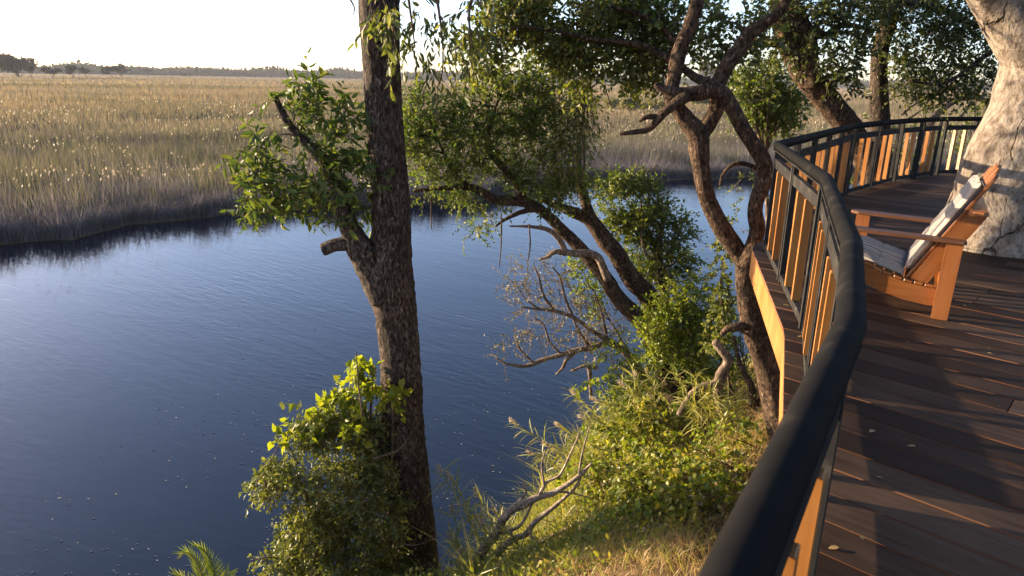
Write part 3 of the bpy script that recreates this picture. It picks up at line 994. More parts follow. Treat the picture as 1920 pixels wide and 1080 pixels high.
# ------------------------------------------------------------------ striped cushion lying in the chair
cush = thing('seat_cushion', 'cream striped canvas cushion with blue and gold lines lying in the wooden chair', 'cushion', CO + np.array([0, 0, .3]))
def pad(name, path, l0, l1, th, seed):
    """path: list of (point at l=0, normal); soft slab with stripes across l"""
    P = np.array([p for p, n_ in path]); Nn = unit(np.array([n_ for p, n_ in path]))
    nu, nv = 40, 36
    tt = np.linspace(0, 1, len(P)); uu = np.linspace(0, 1, nu)
    X = np.stack([np.interp(uu, tt, P[:, k]) for k in range(3)], 1)
    NN = unit(np.stack([np.interp(uu, tt, Nn[:, k]) for k in range(3)], 1))
    V, UV = [], []
    for side in (1, -1):
        for i, u in enumerate(uu):
            for j in range(nv):
                v = j / (nv - 1)
                eu = min(1, min(u, 1 - u) / .05); ev = min(1, min(v, 1 - v) / .05)
                prof = math.sqrt(max(0, 1 - (1 - eu) ** 2)) * math.sqrt(max(0, 1 - (1 - ev) ** 2))
                wr = .006 * mnoise.noise(Vector((u * 6 + seed, v * 5, side * 3))) + .004 * mnoise.noise(Vector((u * 16 + seed, v * 7, side)))
                tuft = -.008 * math.exp(-((math.sin(u * math.pi * 3)) ** 2 / .02)) * (1 if side == 1 else 0)
                h = th / 2 * prof * side + (wr + tuft) * prof
                V.append(X[i] + cl * (l0 + (l1 - l0) * v) + NN[i] * (th / 2 + h))
                UV.append((v, u))
    V = np.array(V); F = []
    for sd in (0, 1):
        o0 = sd * nu * nv
        for i in range(nu - 1):
            for j in range(nv - 1):
                a = o0 + i * nv + j
                f = (a, a + 1, a + nv + 1, a + nv)
                F.append(f if sd == 0 else f[::-1])
    def q_(i, j, sd): return sd * nu * nv + i * nv + j
    for i in range(nu - 1):
        F.append((q_(i, 0, 0), q_(i + 1, 0, 0), q_(i + 1, 0, 1), q_(i, 0, 1)))
        F.append((q_(i + 1, nv - 1, 0), q_(i, nv - 1, 0), q_(i, nv - 1, 1), q_(i + 1, nv - 1, 1)))
    for j in range(nv - 1):
        F.append((q_(0, j + 1, 0), q_(0, j, 0), q_(0, j, 1), q_(0, j + 1, 1)))
        F.append((q_(nu - 1, j, 0), q_(nu - 1, j + 1, 0), q_(nu - 1, j + 1, 1), q_(nu - 1, j, 1)))
    me = bpy.data.meshes.new(name); me.from_pydata(V.tolist(), [], F)
    uvl = me.uv_layers.new(name='stripe')
    li = np.zeros(len(me.loops), np.int32); me.loops.foreach_get('vertex_index', li)
    uvl.data.foreach_set('uv', np.array(UV, np.float32)[li].ravel())
    bm = bmesh.new(); bm.from_mesh(me); bmesh.ops.recalc_face_normals(bm, faces=bm.faces); bm.to_mesh(me); bm.free()
    me.polygons.foreach_set('use_smooth', [True] * len(me.polygons))
    return link(name, me, cush, M['cushion'])
seat_path = []
for s in np.linspace(.27, .82, 8):
    z = np.interp(s, [.1, .25, .4, .55, .74, .82], [.22, .235, .275, .325, .36, .355]) + .026
    seat_path.append((cpt(s, 0, z), unit(np.array([-ca[0] * -.22, -ca[1] * -.22, 1.0]))))
pad('seat_pad', seat_path, .07, W - .07, .065, 1)
pad('back_pad', [(bpt(u, 0, .012), bnrm) for u in np.linspace(.07, BL - .14, 6)], .07, W - .07, .055, 5)
for l in (.08, W - .08):
    tube('tie_cord', [[*bpt(.1, l, .05), .003], [*(bpt(.08, l, .08) + np.array([0, 0, -.05])), .003], [*(bpt(.06, l, .05) + np.array([0, 0, -.08])), .002]], M['foam'], cush, segs=5, step=.03)
tube('edge_piping', [[*bpt(BL - .16, .075, .08), .004], [*bpt(BL - .12, .07, .05), .004], [*bpt(BL - .14, .075, .015), .004]], M['foam'], cush, segs=5, step=.03)

# ------------------------------------------------------------------ dry leaves lying on the deck
lm = mesh_np('fallen_leaf', T_BROAD[0] * np.array([1, .55, .6]), T_BROAD[1]); lm.materials.append(M['leaf_fallen'])
for px, py, sz in [(1640, 808, .045), (1655, 898, .035), (1573, 1028, .04), (1850, 662, .03), (1809, 574, .03), (1676, 572, .03), (1718, 838, .04), (1617, 1014, .03), (1700, 640, .025), (1850, 652, .03),
                   (1400, 622, .05), (1508, 634, .05), (1500, 595, .05), (1513, 702, .05), (1516, 675, .04), (1480, 575, .05)]:
    p = onz(px, py, DZ + .002)
    o = bpy.data.objects.new('fallen_leaf', lm); COL.objects.link(o)
    o.location = p + np.array([0, 0, sz * .12]); o.scale = (sz,) * 3
    o.rotation_euler = (rng.uniform(-.2, .2), rng.uniform(-.15, .15), rng.uniform(0, 6.28))
    tag(o, 'small dry fallen leaf lying on the dark deck planks', 'leaf', 'dry leaves scattered on the deck')

# ------------------------------------------------------------------ pale tree growing through the deck
def ground(x, y): return float(bank_h(x, y))
t = thing('pale_tree', 'thick pale cracked tree trunk growing up through the deck beside the chair', 'tree', (TRUNK_E[0], TRUNK_E[1], ground(*TRUNK_E)))
TE = [[5.28, 7.42, 4.6, .72], [5.28, 7.42, 6.2, .64], [5.27, 7.42, 6.5, .60], [5.27, 7.42, 6.9, .515], [5.28, 7.42, 7.4, .425], [5.29, 7.42, 7.8, .36], [5.30, 7.42, 8.1, .325], [5.32, 7.42, 8.35, .33], [5.38, 7.42, 8.6, .33], [5.46, 7.43, 8.9, .27], [5.55, 7.45, 9.5, .25], [5.7, 7.5, 11.5, .2]]
tube('trunk', TE, M['bark_pale'], t, segs=56, step=.045, bump=.016, ridge=5, lump=.12, flute=.045, seed=3)
LB = [[5.32, 7.42, 7.95, .24], [5.24, 7.41, 8.25, .27], [5.06, 7.40, 8.52, .28], [4.82, 7.40, 8.8, .275], [4.5, 7.36, 9.15, .25], [4.05, 7.3, 9.7, .21], [3.5, 7.2, 10.6, .16], [3.0, 7.0, 12, .1]]
tube('branch', LB, M['bark_pale'], t, segs=40, step=.045, bump=.016, ridge=5, lump=.12, flute=.03, seed=8)
tube('branch', [[5.35, 7.5, 9.2, .2], [5.8, 7.8, 9.6, .17], [6.4, 8.2, 10.6, .12]], M['bark_pale'], t, segs=20, step=.08, lump=.1, seed=9)
PC = [(np.array(c), np.array(r_)) for c, r_ in [((3, 6.6, 12.4), (1.8, 1.8, .9)), ((5.5, 7.5, 13), (2, 2, 1.1)), ((7.5, 9, 12.2), (2, 2, 1)), ((6.5, 5, 12.6), (2, 2, 1)), ((4, 4, 13), (2, 2, 1)), ((8.5, 6.2, 12.5), (2, 2, 1)), ((5, 10, 13), (2, 1.6, .9)), ((6, 2.5, 12.8), (2, 2, 1)), ((2.5, 2.2, 13.2), (2, 2, 1)), ((9, 3, 12.4), (2, 2, 1))]]  # crown out of view, added overhead to cut sky light on the deck
limbs(t, PC, [np.array(LB), np.array(TE[-4:])], M['bark_pale'], .06)
foliage(t, PC, M['leaf_dark'], 34, .6, 9, .17, .5, T_SMALL, .3)

def slim_(p, d, f=.91):
    a = px_path(p, d); a[:, 3] *= f; return a

# ------------------------------------------------------------------ tall tree on the left, its stub, leafy side branch
LD = 9.0
c0 = at(800, 1215, LD)
t = thing('tall_tree', 'tall straight dark rough trunk rising out of the water edge with a leafy side branch', 'tree', (c0[0], c0[1], ground(c0[0], c0[1])))
trunk = slim_([(812, 1330, 112), (800, 1215, 104), (783, 1080, 94), (770, 960, 92), (757, 831, 88), (752, 700, 82), (743, 600, 84), (735, 540, 92), (732, 480, 86), (733, 400, 78), (729, 337, 76), (723, 250, 74), (716, 150, 75), (712, 70, 79), (710, 0, 84), (709, -120, 82), (706, -300, 74), (704, -480, 60)], LD)
tube('trunk', trunk, M['bark_dark'], t, segs=44, step=.035, bump=.042, ridge=11, lump=.05, seed=1)
br = px_path([(722, 560, 60), (697, 505, 58), (672, 462, 50), (655, 425, 36), (643, 385, 31), (628, 338, 28), (606, 300, 24), (575, 268, 20), (545, 238, 16), (527, 207, 14), (516, 182, 9)], LD - .1)
tube('branch', br, M['bark_dark'], t, segs=24, step=.035, bump=.045, ridge=8, lump=.08, seed=2)
tube('branch', px_path([(700, 478, 34), (676, 457, 32), (650, 456, 27), (628, 460, 25), (606, 468, 24)], LD - .15), M['bark_dark'], t, segs=20, step=.03, bump=.035, ridge=8, lump=.1, seed=4)
tube('branch', px_path([(722, 850, 30), (705, 820, 18), (688, 788, 14), (674, 762, 10)], LD - .25), M['bark_dark'], t, segs=12, step=.05, bump=.04, lump=.1, seed=5)
sprig = px_clumps([(600, 205, 55, 40), (545, 235, 55, 45), (625, 270, 55, 55), (565, 310, 60, 50), (505, 355, 40, 30), (600, 375, 55, 35), (662, 300, 30, 60), (572, 165, 36, 28),
                   (480, 275, 28, 24), (500, 392, 34, 20), (655, 235, 28, 30), (545, 390, 40, 28), (680, 350, 22, 50), (470, 345, 22, 18), (620, 330, 50, 40), (655, 400, 30, 25)], LD - .1)
limbs(t, sprig, [br], M['twig'], .012)
foliage(t, sprig, M['leaf_broad'], 120, .34, 8, .15, .34, T_BROAD, .15, singles=190, twig_r=.005)
hang = px_clumps([(712, 12, 30, 26), (738, 70, 16, 26), (730, 35, 24, 26)], LD - .75)
hang2 = px_clumps([(800, 20, 40, 26), (838, 45, 36, 34), (792, 85, 18, 16), (806, 126, 16, 12), (866, 50, 40, 36), (905, 22, 44, 32), (885, 108, 16, 12), (775, 75, 14, 14), (845, 85, 22, 22)], LD - .3)
foliage(t, hang, M['leaf_hang'], 300, .3, 8, .14, .33, T_BROAD, .9, singles=60, twig_r=.004, sub=0)
foliage(t, hang2, M['leaf_hang'], 190, .34, 7, .13, .32, T_BROAD, .95, singles=50, twig_r=.004, sub=0)
for pts in ([(760, -40, 8), (772, 40, 4), (778, 90, 3)], [(815, -30, 8), (828, 60, 4), (830, 130, 3), (820, 170, 2), (822, 230, 2)], [(690, -60, 9), (720, 0, 5), (738, 60, 4), (742, 95, 2)],
            [(900, -40, 10), (880, 20, 6), (885, 90, 3)], [(640, -30, 5), (665, 15, 3), (663, 28, 2)]):
    tube('hanging_stem', px_path(pts, LD - .5), M['twig'], t, segs=6, step=.06, lump=.2)
top = px_clumps([(560, -190, 140, 70), (720, -260, 150, 80), (880, -170, 140, 70), (980, -120, 120, 50), (420, -240, 100, 60)], LD)
limbs(t, top, [trunk[-5:]], M['bark_dark'], .05)
foliage(t, top, M['leaf_broad'], 60, .5, 9, .15, .36, T_SMALL, .4, name='upper_foliage', twigs_name='upper_twigs', sub=0)

# climber bush hugging the foot of the tall tree
bc = at(640, 1150, 8.6)
t = thing('climber_bush', 'bushy climbing vine with lime green tips covering the foot of the tall trunk', 'bush', (bc[0], bc[1], max(0, ground(bc[0], bc[1]))))
cb = px_clumps([(640, 790, 55, 45, 8.7, .4), (585, 810, 45, 45, 8.6, .4), (620, 870, 85, 60, 8.5, .5), (530, 890, 45, 40, 8.5, .4), (690, 860, 50, 60, 8.6, .35), (590, 960, 75, 60, 8.4, .5), (670, 960, 75, 75, 8.4, .45),
                (555, 1035, 50, 50, 8.4, .45), (640, 1050, 90, 60, 8.3, .5), (722, 1010, 30, 75, 8.6, .3), (500, 905, 28, 18, 8.5, .25), (690, 800, 25, 35, 8.7, .25), (700, 1080, 60, 60, 8.3, .4), (600, 1130, 100, 60, 8.3, .6), (740, 930, 20, 50, 8.6, .15)], 8.6)
lime = px_clumps([(655, 745, 45, 30, 8.6, .3), (600, 770, 40, 32, 8.5, .3), (690, 715, 26, 22, 8.6, .2), (545, 815, 22, 28, 8.4, .2), (625, 735, 30, 22, 8.6, .2), (640, 800, 50, 30, 8.3, .3), (738, 745, 12, 16, 8.55, .1), (670, 690, 14, 14, 8.6, .1)], 8.5)
stems = [px_path([(640, 1180, 16), (650, 1050, 12), (660, 900, 9), (690, 800, 6), (700, 700, 3)], 8.65), px_path([(600, 1180, 14), (590, 1000, 10), (560, 900, 6), (500, 880, 3)], 8.6), px_path([(740, 1180, 10), (730, 1000, 8), (735, 850, 5), (738, 740, 3)], 8.62)]
for s in stems: tube('stem', s, M['twig'], t, segs=8, step=.08, lump=.2)
limbs(t, cb + lime, stems, M['twig'], .008, 'stem')
foliage(t, cb, M['leaf_climb'], 900, .26, 10, .085, .42, T_SMALL, .35, twig_r=.003, out=.9, shell=.75)
foliage(t, lime, M['leaf_lime'], 75, .2, 6, .105, .7, T_HEART, .35, singles=120, twig_r=.003, name='lime_foliage', twigs_name='lime_twigs')
for pts in ([(560, 870, 4), (530, 830, 3), (500, 880, 2), (480, 905, 2)], [(680, 780, 4), (672, 720, 3), (668, 660, 2)], [(560, 1060, 4), (510, 1045, 3), (470, 1050, 2)], [(700, 1000, 4), (770, 1022, 3), (822, 1008, 2)], [(700, 860, 4), (745, 845, 3), (765, 820, 2)], [(520, 950, 4), (500, 925, 3), (497, 900, 2), (510, 960, 2)]):
    tube('tendril', px_path(pts, 8.25), M['twig'], t, segs=5, step=.05, lump=.2)

# ------------------------------------------------------------------ leaning trees over the water
AD = 12.0
b0 = at(1300, 790, 12)
t = thing('leaning_tree', 'many stemmed tree leaning left over the water with dense dark green crown', 'tree', (b0[0], b0[1], ground(b0[0], b0[1])))
A1 = px_path([(1310, 830, 60), (1290, 770, 46), (1262, 728, 40), (1235, 668, 36), (1204, 605, 32), (1165, 566, 30), (1133, 520, 27), (1091, 469, 24), (1055, 433, 22), (1036, 413, 20), (1010, 391, 19), (977, 378, 19), (929, 374, 17), (885, 352, 14), (840, 352, 10), (776, 358, 7)], AD)
A2 = px_path([(1325, 830, 60), (1303, 755, 44), (1265, 660, 40), (1217, 559, 38), (1188, 527, 36), (1159, 481, 33), (1133, 449, 31), (1107, 413, 27), (1081, 400, 22), (1050, 388, 16), (1015, 372, 12)], AD + .5)
A3 = px_path([(1112, 422, 24), (1100, 387, 20), (1090, 350, 17), (1086, 319, 13), (1083, 285, 10), (1090, 235, 8), (1097, 190, 6), (1105, 140, 4)], AD + .5)
A4 = px_path([(1340, 830, 40), (1312, 740, 26), (1288, 682, 22), (1262, 610, 18), (1243, 540, 15), (1232, 470, 10), (1240, 420, 6)], AD + .9)
A5 = px_path([(985, 380, 16), (962, 335, 14), (930, 300, 12), (916, 284, 10), (915, 262, 8), (930, 200, 5), (960, 140, 3)], AD)
A6 = px_path([(885, 352, 10), (850, 325, 8), (838, 300, 6), (820, 260, 4)], AD)
A7 = px_path([(1140, 525, 16), (1118, 480, 15), (1075, 475, 13), (1040, 472, 10), (1030, 480, 8), (1010, 487, 4)], AD - .2)
A8 = px_path([(1062, 478, 12), (1050, 452, 11), (1030, 432, 9), (995, 425, 6), (955, 424, 3)], AD - .2)
A9 = px_path([(1020, 392, 12), (985, 395, 10), (950, 410, 7), (930, 424, 4)], AD - .2)
for i, s in enumerate([A1, A2, A3, A4, A5]):
    tube('trunk' if i in (0, 1, 3) else 'branch', s, M['bark_brown'], t, segs=20, step=.05, bump=.035, ridge=7, lump=.12, seed=20 + i)
for i, s in enumerate([A6, A7, A8, A9]):
    tube('branch', s, M['bark_grey'] if i in (1, 2) else M['bark_brown'], t, segs=12, step=.06, lump=.2, bump=.02, seed=30 + i)
crown = px_clumps([(800, 215, 44, 40), (788, 285, 40, 46), (840, 250, 52, 46), (830, 325, 50, 32), (885, 190, 44, 36), (905, 255, 60, 55), (945, 165, 52, 44), (965, 230, 56, 52), (1000, 140, 52, 44), (1010, 215, 48, 55),
                   (960, 300, 52, 36), (1028, 275, 40, 48), (1058, 190, 34, 44), (1000, 335, 52, 32), (1052, 335, 34, 40), (855, 372, 46, 16), (890, 300, 50, 30), (765, 250, 18, 50), (780, 185, 22, 20), (1085, 345, 26, 26), (1040, 380, 44, 22)], AD)
limbs(t, crown, [A1, A5, A6, A3], M['bark_brown'], .022)
foliage(t, crown, M['leaf_crown'], 640, .36, 10, .075, .44, T_SMALL, .2)
low = px_clumps([(905, 412, 34, 24), (885, 435, 20, 14), (930, 395, 26, 14), (800, 370, 36, 10)], AD - .3)
foliage(t, low, M['leaf_mid'], 300, .26, 9, .075, .45, T_SMALL, .4, name='low_foliage', twigs_name='low_twigs', sub=0)
curtain = px_clumps([(1075, 200, 26, 60), (1100, 170, 24, 50), (1060, 290, 26, 50), (1095, 260, 14, 40)], AD - .4)
foliage(t, curtain, M['leaf_olive'], 420, .4, 9, .08, .38, T_SMALL, 1.1, name='hanging_foliage', twigs_name='hanging_twigs', twig_r=.005, sub=0)
for pts in ([(1090, 240, 6), (1096, 300, 4), (1090, 345, 3)], [(1097, 175, 5), (1125, 155, 3), (1140, 180, 2), (1146, 210, 2)], [(940, 400, 3), (940, 450, 3), (936, 500, 2)], [(992, 420, 3), (994, 460, 3), (990, 488, 2)], [(808, 372, 3), (809, 430, 2)]):
    tube('hanging_stem', px_path(pts, AD - .5), M['twig'], t, segs=5, step=.08, lump=.2)

# bushes at the foot of the leaning tree
def bush(name, label, specs, depth, mat, dens, tl, per, size, ratio, base, tmpl=T_SMALL, droop=.1, stem_mat='twig', twig_r=.004, cat='bush', stem_r=.022, group=None, **kw):
    b = at(*base)
    gz_ = max(0.0, ground(b[0], b[1])) if base[2] < 20 else .2
    b = np.array([b[0], b[1], gz_])
    tt = thing(name, label, cat, b, group)
    cl_ = px_clumps(specs, depth)
    cen = np.mean([c for c, r_ in cl_], 0)
    sk = [np.array([[*b, stem_r * 1.3], [*(b * .6 + cen * .4 + rng.normal(0, .1, 3)), stem_r], [*(b * .2 + cen * .8), stem_r * .7]])]
    tube('stem', sk[0], M[stem_mat], tt, segs=8, step=.1, lump=.2)
    limbs(tt, cl_, sk, M[stem_mat], stem_r * .6, 'stem')
    foliage(tt, cl_, M[mat], dens, tl, per, size, ratio, tmpl, droop, twig_r=twig_r, twig_mat=M[stem_mat], **kw)
    return tt
bush('green_shrub', 'dense dark green shrub over the water between the two leaning stems', [(1165, 360, 60, 30), (1215, 350, 34, 20), (1205, 400, 46, 36), (1245, 405, 40, 28), (1272, 440, 30, 28), (1215, 455, 52, 46), (1275, 490, 32, 30), (1180, 430, 36, 36), (1255, 510, 50, 34), (1150, 400, 30, 36), (1200, 510, 34, 30), (1240, 385, 20, 16), (1180, 345, 40, 18)],
     13.0, 'leaf_mid', 620, .3, 9, .08, .55, (1320, 800, 12.8), stem_r=.05)
bush('bright_shrub', 'bright yellow green leafy shrub standing on the bank under the leaning stems', [(1245, 585, 48, 42), (1300, 600, 48, 50), (1222, 625, 38, 36), (1330, 645, 42, 34), (1272, 655, 52, 32), (1300, 545, 26, 26), (1265, 550, 26, 24), (1325, 580, 26, 36), (1240, 660, 40, 22), (1345, 690, 30, 30), (1310, 690, 40, 26)],
     11.2, 'leaf_bright', 720, .26, 10, .07, .55, (1310, 800, 11.2), stem_r=.03)
bush('bright_shrub', 'small yellow green shrub beside the left leaning stem above the dry branches', [(1075, 492, 24, 26), (1092, 540, 26, 26), (1112, 600, 20, 26), (1105, 510, 20, 20), (1125, 565, 18, 26)], 12.6, 'leaf_bright', 340, .24, 9, .075, .6, (1270, 800, 12.6), stem_r=.02)
bush('bright_shrub', 'low yellow green shrub at the waterline left of the stems', [(1135, 672, 26, 24), (1150, 710, 36, 30), (1190, 700, 30, 28), (1165, 650, 18, 18), (1215, 725, 34, 26), (1140, 745, 34, 26)], 11.8, 'leaf_bright', 340, .24, 9, .075, .5, (1240, 830, 11.8), stem_r=.02)
bush('ivy_column', 'grey green creeper climbing a thin upright stem beside the bright shrub', [(1352, 478, 9, 22), (1350, 520, 12, 26), (1352, 560, 15, 30), (1350, 600, 20, 30), (1346, 640, 24, 26), (1362, 580, 12, 30)], 10.2, 'leaf_olive', 1100, .16, 8, .06, .75, (1368, 780, 10.2), T_HEART, .5, cat='creeper', stem_r=.02, sub=0)
bush('small_shrub', 'dark leafy sapling behind the grey dead limb by the thick curved trunk', [(1392, 640, 20, 30), (1405, 690, 18, 26), (1378, 700, 26, 20), (1385, 600, 14, 24), (1440, 640, 20, 30), (1345, 720, 30, 20)], 11.5, 'leaf_mid', 260, .26, 8, .07, .5, (1405, 790, 11.2), cat='shrub')

# dry twiggy shrub reaching over the water
b0 = at(1230, 760, 12.4)
t = thing('dry_shrub', 'grey twiggy half bare shrub with sparse dry leaves reaching out over the water', 'shrub', (b0[0], b0[1], ground(b0[0], b0[1])))
HB = [px_path(p, 12.2) for p in (
    [(1250, 780, 18), (1180, 670, 14), (1140, 643, 12), (1109, 653, 11), (1085, 655, 11), (1053, 665, 10), (1020, 674, 9), (986, 686, 8), (950, 682, 5), (930, 672, 3)],
    [(1150, 645, 10), (1110, 620, 8), (1075, 595, 8), (1040, 583, 7), (1010, 580, 5), (975, 575, 3)],
    [(1085, 655, 8), (1062, 675, 7), (1055, 690, 6), (1042, 702, 3)],
    [(1105, 685, 9), (1107, 720, 7), (1108, 750, 5)], [(1120, 690, 8), (1098, 686, 6), (1070, 696, 4)],
    [(1040, 583, 6), (1020, 555, 5), (1010, 520, 4), (1000, 495, 2)], [(1075, 595, 6), (1060, 560, 5), (1050, 520, 4), (1035, 500, 2)],
    [(1053, 665, 5), (1030, 640, 4), (1020, 610, 3), (1000, 595, 2)], [(1000, 680, 5), (975, 655, 4), (965, 630, 2)], [(1012, 580, 4), (985, 560, 3), (965, 530, 2)],
    [(1140, 640, 6), (1120, 560, 4), (1100, 530, 3)], [(1109, 655, 7), (1085, 620, 5), (1072, 590, 3)])]
for i, s in enumerate(HB): tube('branch', s, M['bark_grey'], t, segs=8, step=.07, lump=.25, seed=50 + i)
dry = px_clumps([(958, 520, 18, 24), (975, 540, 24, 26), (1000, 515, 36, 26), (1045, 520, 36, 32), (990, 570, 34, 30), (1060, 575, 44, 34), (1015, 620, 46, 28), (962, 650, 26, 22), (1100, 600, 34, 44), (1085, 645, 36, 22), (1130, 640, 30, 40), (945, 665, 14, 12), (1150, 600, 26, 40)], 12.2)
foliage(t, dry, M['leaf_dry'], 300, .34, 7, .055, .45, T_SMALL, .1, twig_r=.0055, twig_mat=M['bark_grey'], sub=0)

# ------------------------------------------------------------------ thick twisted tree beside the deck edge
BD = 8.9
b0 = at(1478, 850, BD)
t = thing('twisted_tree', 'thick twisted brown tree forking beside the deck edge with crossing limbs', 'tree', (b0[0], b0[1], ground(b0[0], b0[1])))
B0_ = px_path([(1500, 900, 72.2), (1476, 830, 58.5), (1458, 760, 53.3), (1444, 700, 51.6), (1428, 650, 49.9), (1411, 600, 44.7), (1401, 560, 36.1), (1396, 525, 32.7), (1399, 490, 34.4)], BD)
BL_ = px_path([(1402, 520, 29.2), (1388, 480, 32.7), (1362, 440, 34.4), (1338, 400, 32.7), (1323, 360, 31), (1316, 320, 31), (1312, 285, 36.1), (1308, 252, 37.8), (1290, 228, 32.7), (1270, 203, 28.4), (1258, 180, 27.5), (1262, 150, 27.5), (1268, 120, 27.5), (1280, 80, 27.5), (1296, 40, 25.8), (1308, 0, 24.1), (1322, -70, 20.6), (1330, -160, 15.5)], BD)
BR_ = px_path([(1399, 500, 31), (1412, 460, 29.2), (1420, 430, 27.5), (1416, 400, 27.5), (1420, 370, 27.5), (1434, 335, 29.2), (1430, 300, 29.2), (1410, 268, 27.5), (1392, 238, 26.7), (1374, 204, 26.7), (1357, 178, 29.2), (1335, 168, 31), (1305, 174, 29.2), (1278, 176, 24.1), (1252, 170, 17.2), (1228, 159, 10.3)], BD - .15)
BF_ = px_path([(1310, 256, 31), (1330, 230, 29.2), (1344, 200, 27.5), (1346, 160, 27.5), (1362, 125, 27.5), (1384, 95, 27.5), (1404, 65, 25.8), (1430, 45, 22.4), (1462, 20, 18.9), (1490, -30, 15.5)], BD + .15)
BT_ = px_path([(1290, 178, 22.4), (1268, 194, 20.6), (1246, 210, 18.1), (1232, 226, 15.5), (1214, 243, 12), (1186, 248, 9.5), (1163, 251, 6.9)], BD - .25)
BU_ = px_path([(1236, 220, 11.2), (1214, 219, 9.5), (1198, 228, 5.2)], BD - .25)
BV_ = px_path([(1345, 160, 18.9), (1318, 152, 17.2), (1296, 140, 15.5), (1275, 122, 12)], BD)
BW_ = px_path([(1425, 655, 22.4), (1408, 625, 20.6), (1390, 613, 18.9), (1366, 616, 13.8), (1352, 628, 8.6)], BD - .1)
BX_ = px_path([(1350, 348, 4), (1356, 326, 6), (1376, 308, 8), (1400, 308, 9), (1425, 320, 10)], BD + .2)
for i, (s, nm) in enumerate([(B0_, 'trunk'), (BL_, 'branch'), (BR_, 'branch'), (BF_, 'branch'), (BT_, 'branch'), (BU_, 'branch'), (BV_, 'branch'), (BW_, 'branch'), (BX_, 'branch')]):
    tube(nm, s, M['bark_brown'], t, segs=26 if i < 4 else 14, step=.04, bump=.04, ridge=8, lump=.12, seed=60 + i)
bcr = px_clumps([(880, 100, 30, 24), (945, 70, 60, 44), (1025, 55, 62, 50), (1105, 60, 56, 50), (1100, 130, 40, 36), (1165, 85, 52, 50), (1200, 35, 52, 42), (1235, 100, 36, 42), (1000, 5, 80, 34), (1140, 5, 80, 34), (1255, 30, 48, 40), (1215, 150, 18, 22), (1060, 110, 44, 34),
                 (1190, 140, 26, 26), (1290, 70, 30, 44), (960, 20, 60, 34), (920, 130, 34, 20), (1160, 140, 26, 18), (1310, 20, 36, 30), (1232, 175, 12, 16)], BD + 1.3)
BY_ = px_path([(1268, 120, 18), (1225, 95, 15), (1180, 80, 12), (1120, 75, 9), (1050, 60, 6), (980, 50, 4)], BD + .8)
BZ_ = px_path([(1275, 90, 14), (1240, 50, 10), (1195, 25, 7), (1130, 10, 4)], BD + .9)
for q_, s in enumerate([BY_, BZ_]): tube('branch', s, M['bark_brown'], t, segs=10, step=.07, lump=.2, bump=.02, seed=140 + q_)
limbs(t, bcr, [BY_, BZ_], M['bark_brown'], .009)
foliage(t, bcr, M['leaf_olive'], 800, .34, 9, .085, .5, T_BROAD, .25)
bcr2 = px_clumps([(1345, 30, 34, 34), (1385, 40, 40, 36), (1380, 85, 30, 24), (1420, 20, 36, 30), (1345, 85, 20, 18), (1360, 110, 16, 14), (1410, 100, 26, 22), (1440, 70, 30, 36)], BD + .6)
limbs(t, bcr2, [BF_], M['bark_brown'], .009)
foliage(t, bcr2, M['leaf_hang'], 330, .28, 7, .085, .55, T_BROAD, .3, name='light_foliage', twigs_name='light_twigs', singles=150)
bcr3 = px_clumps([(1398, 368, 14, 26), (1405, 335, 22, 16), (1385, 420, 16, 26), (1365, 440, 22, 20), (1345, 455, 14, 12), (1425, 380, 12, 30)], BD + .3)
foliage(t, bcr3, M['leaf_olive'], 240, .22, 7, .06, .5, T_SMALL, .2, name='sprout_foliage', twigs_name='sprout_twigs', sub=0)

# grey dead limb standing behind the thicket
b0 = at(1372, 790, 9.8)
t = thing('dead_limb', 'bent grey brown dead limb propped upright between the shrubs near the curved trunk', 'branch', (b0[0], b0[1], ground(b0[0], b0[1])))
tube('limb', px_path([(1340, 640, 12), (1352, 655, 15), (1364, 672, 18), (1362, 684, 16), (1350, 700, 15), (1345, 718, 17), (1320, 724, 14), (1300, 736, 13), (1284, 757, 12), (1273, 778, 10)], 9.8), M['bark_grey'], t, segs=14, step=.03, lump=.2, bump=.03, seed=77)
tube('limb', px_path([(1372, 800, 14), (1352, 770, 14), (1346, 735, 15), (1358, 700, 14), (1366, 676, 13)], 9.85), M['bark_grey'], t, segs=12, step=.04, lump=.2, bump=.03, seed=78)
b0 = at(1404, 815, 10.6)
t = thing('thin_tree', 'thin dark curved sapling stem forking near the water beside the thick trunk', 'tree', (b0[0], b0[1], ground(b0[0], b0[1])))
tube('trunk', px_path([(1400, 830, 15), (1408, 780, 14), (1411, 750, 14), (1408, 722, 12), (1396, 700, 11), (1384, 672, 9), (1376, 630, 6)], 10.6), M['bark_dark'], t, segs=10, step=.05, lump=.15)
tube('branch', px_path([(1411, 770, 9), (1422, 752, 8), (1434, 738, 5)], 10.6), M['bark_dark'], t, segs=8, step=.05, lump=.15)
tube('branch', px_path([(1384, 780, 9), (1376, 745, 8), (1366, 715, 5)], 10.7), M['bark_dark'], t, segs=8, step=.05, lump=.15)

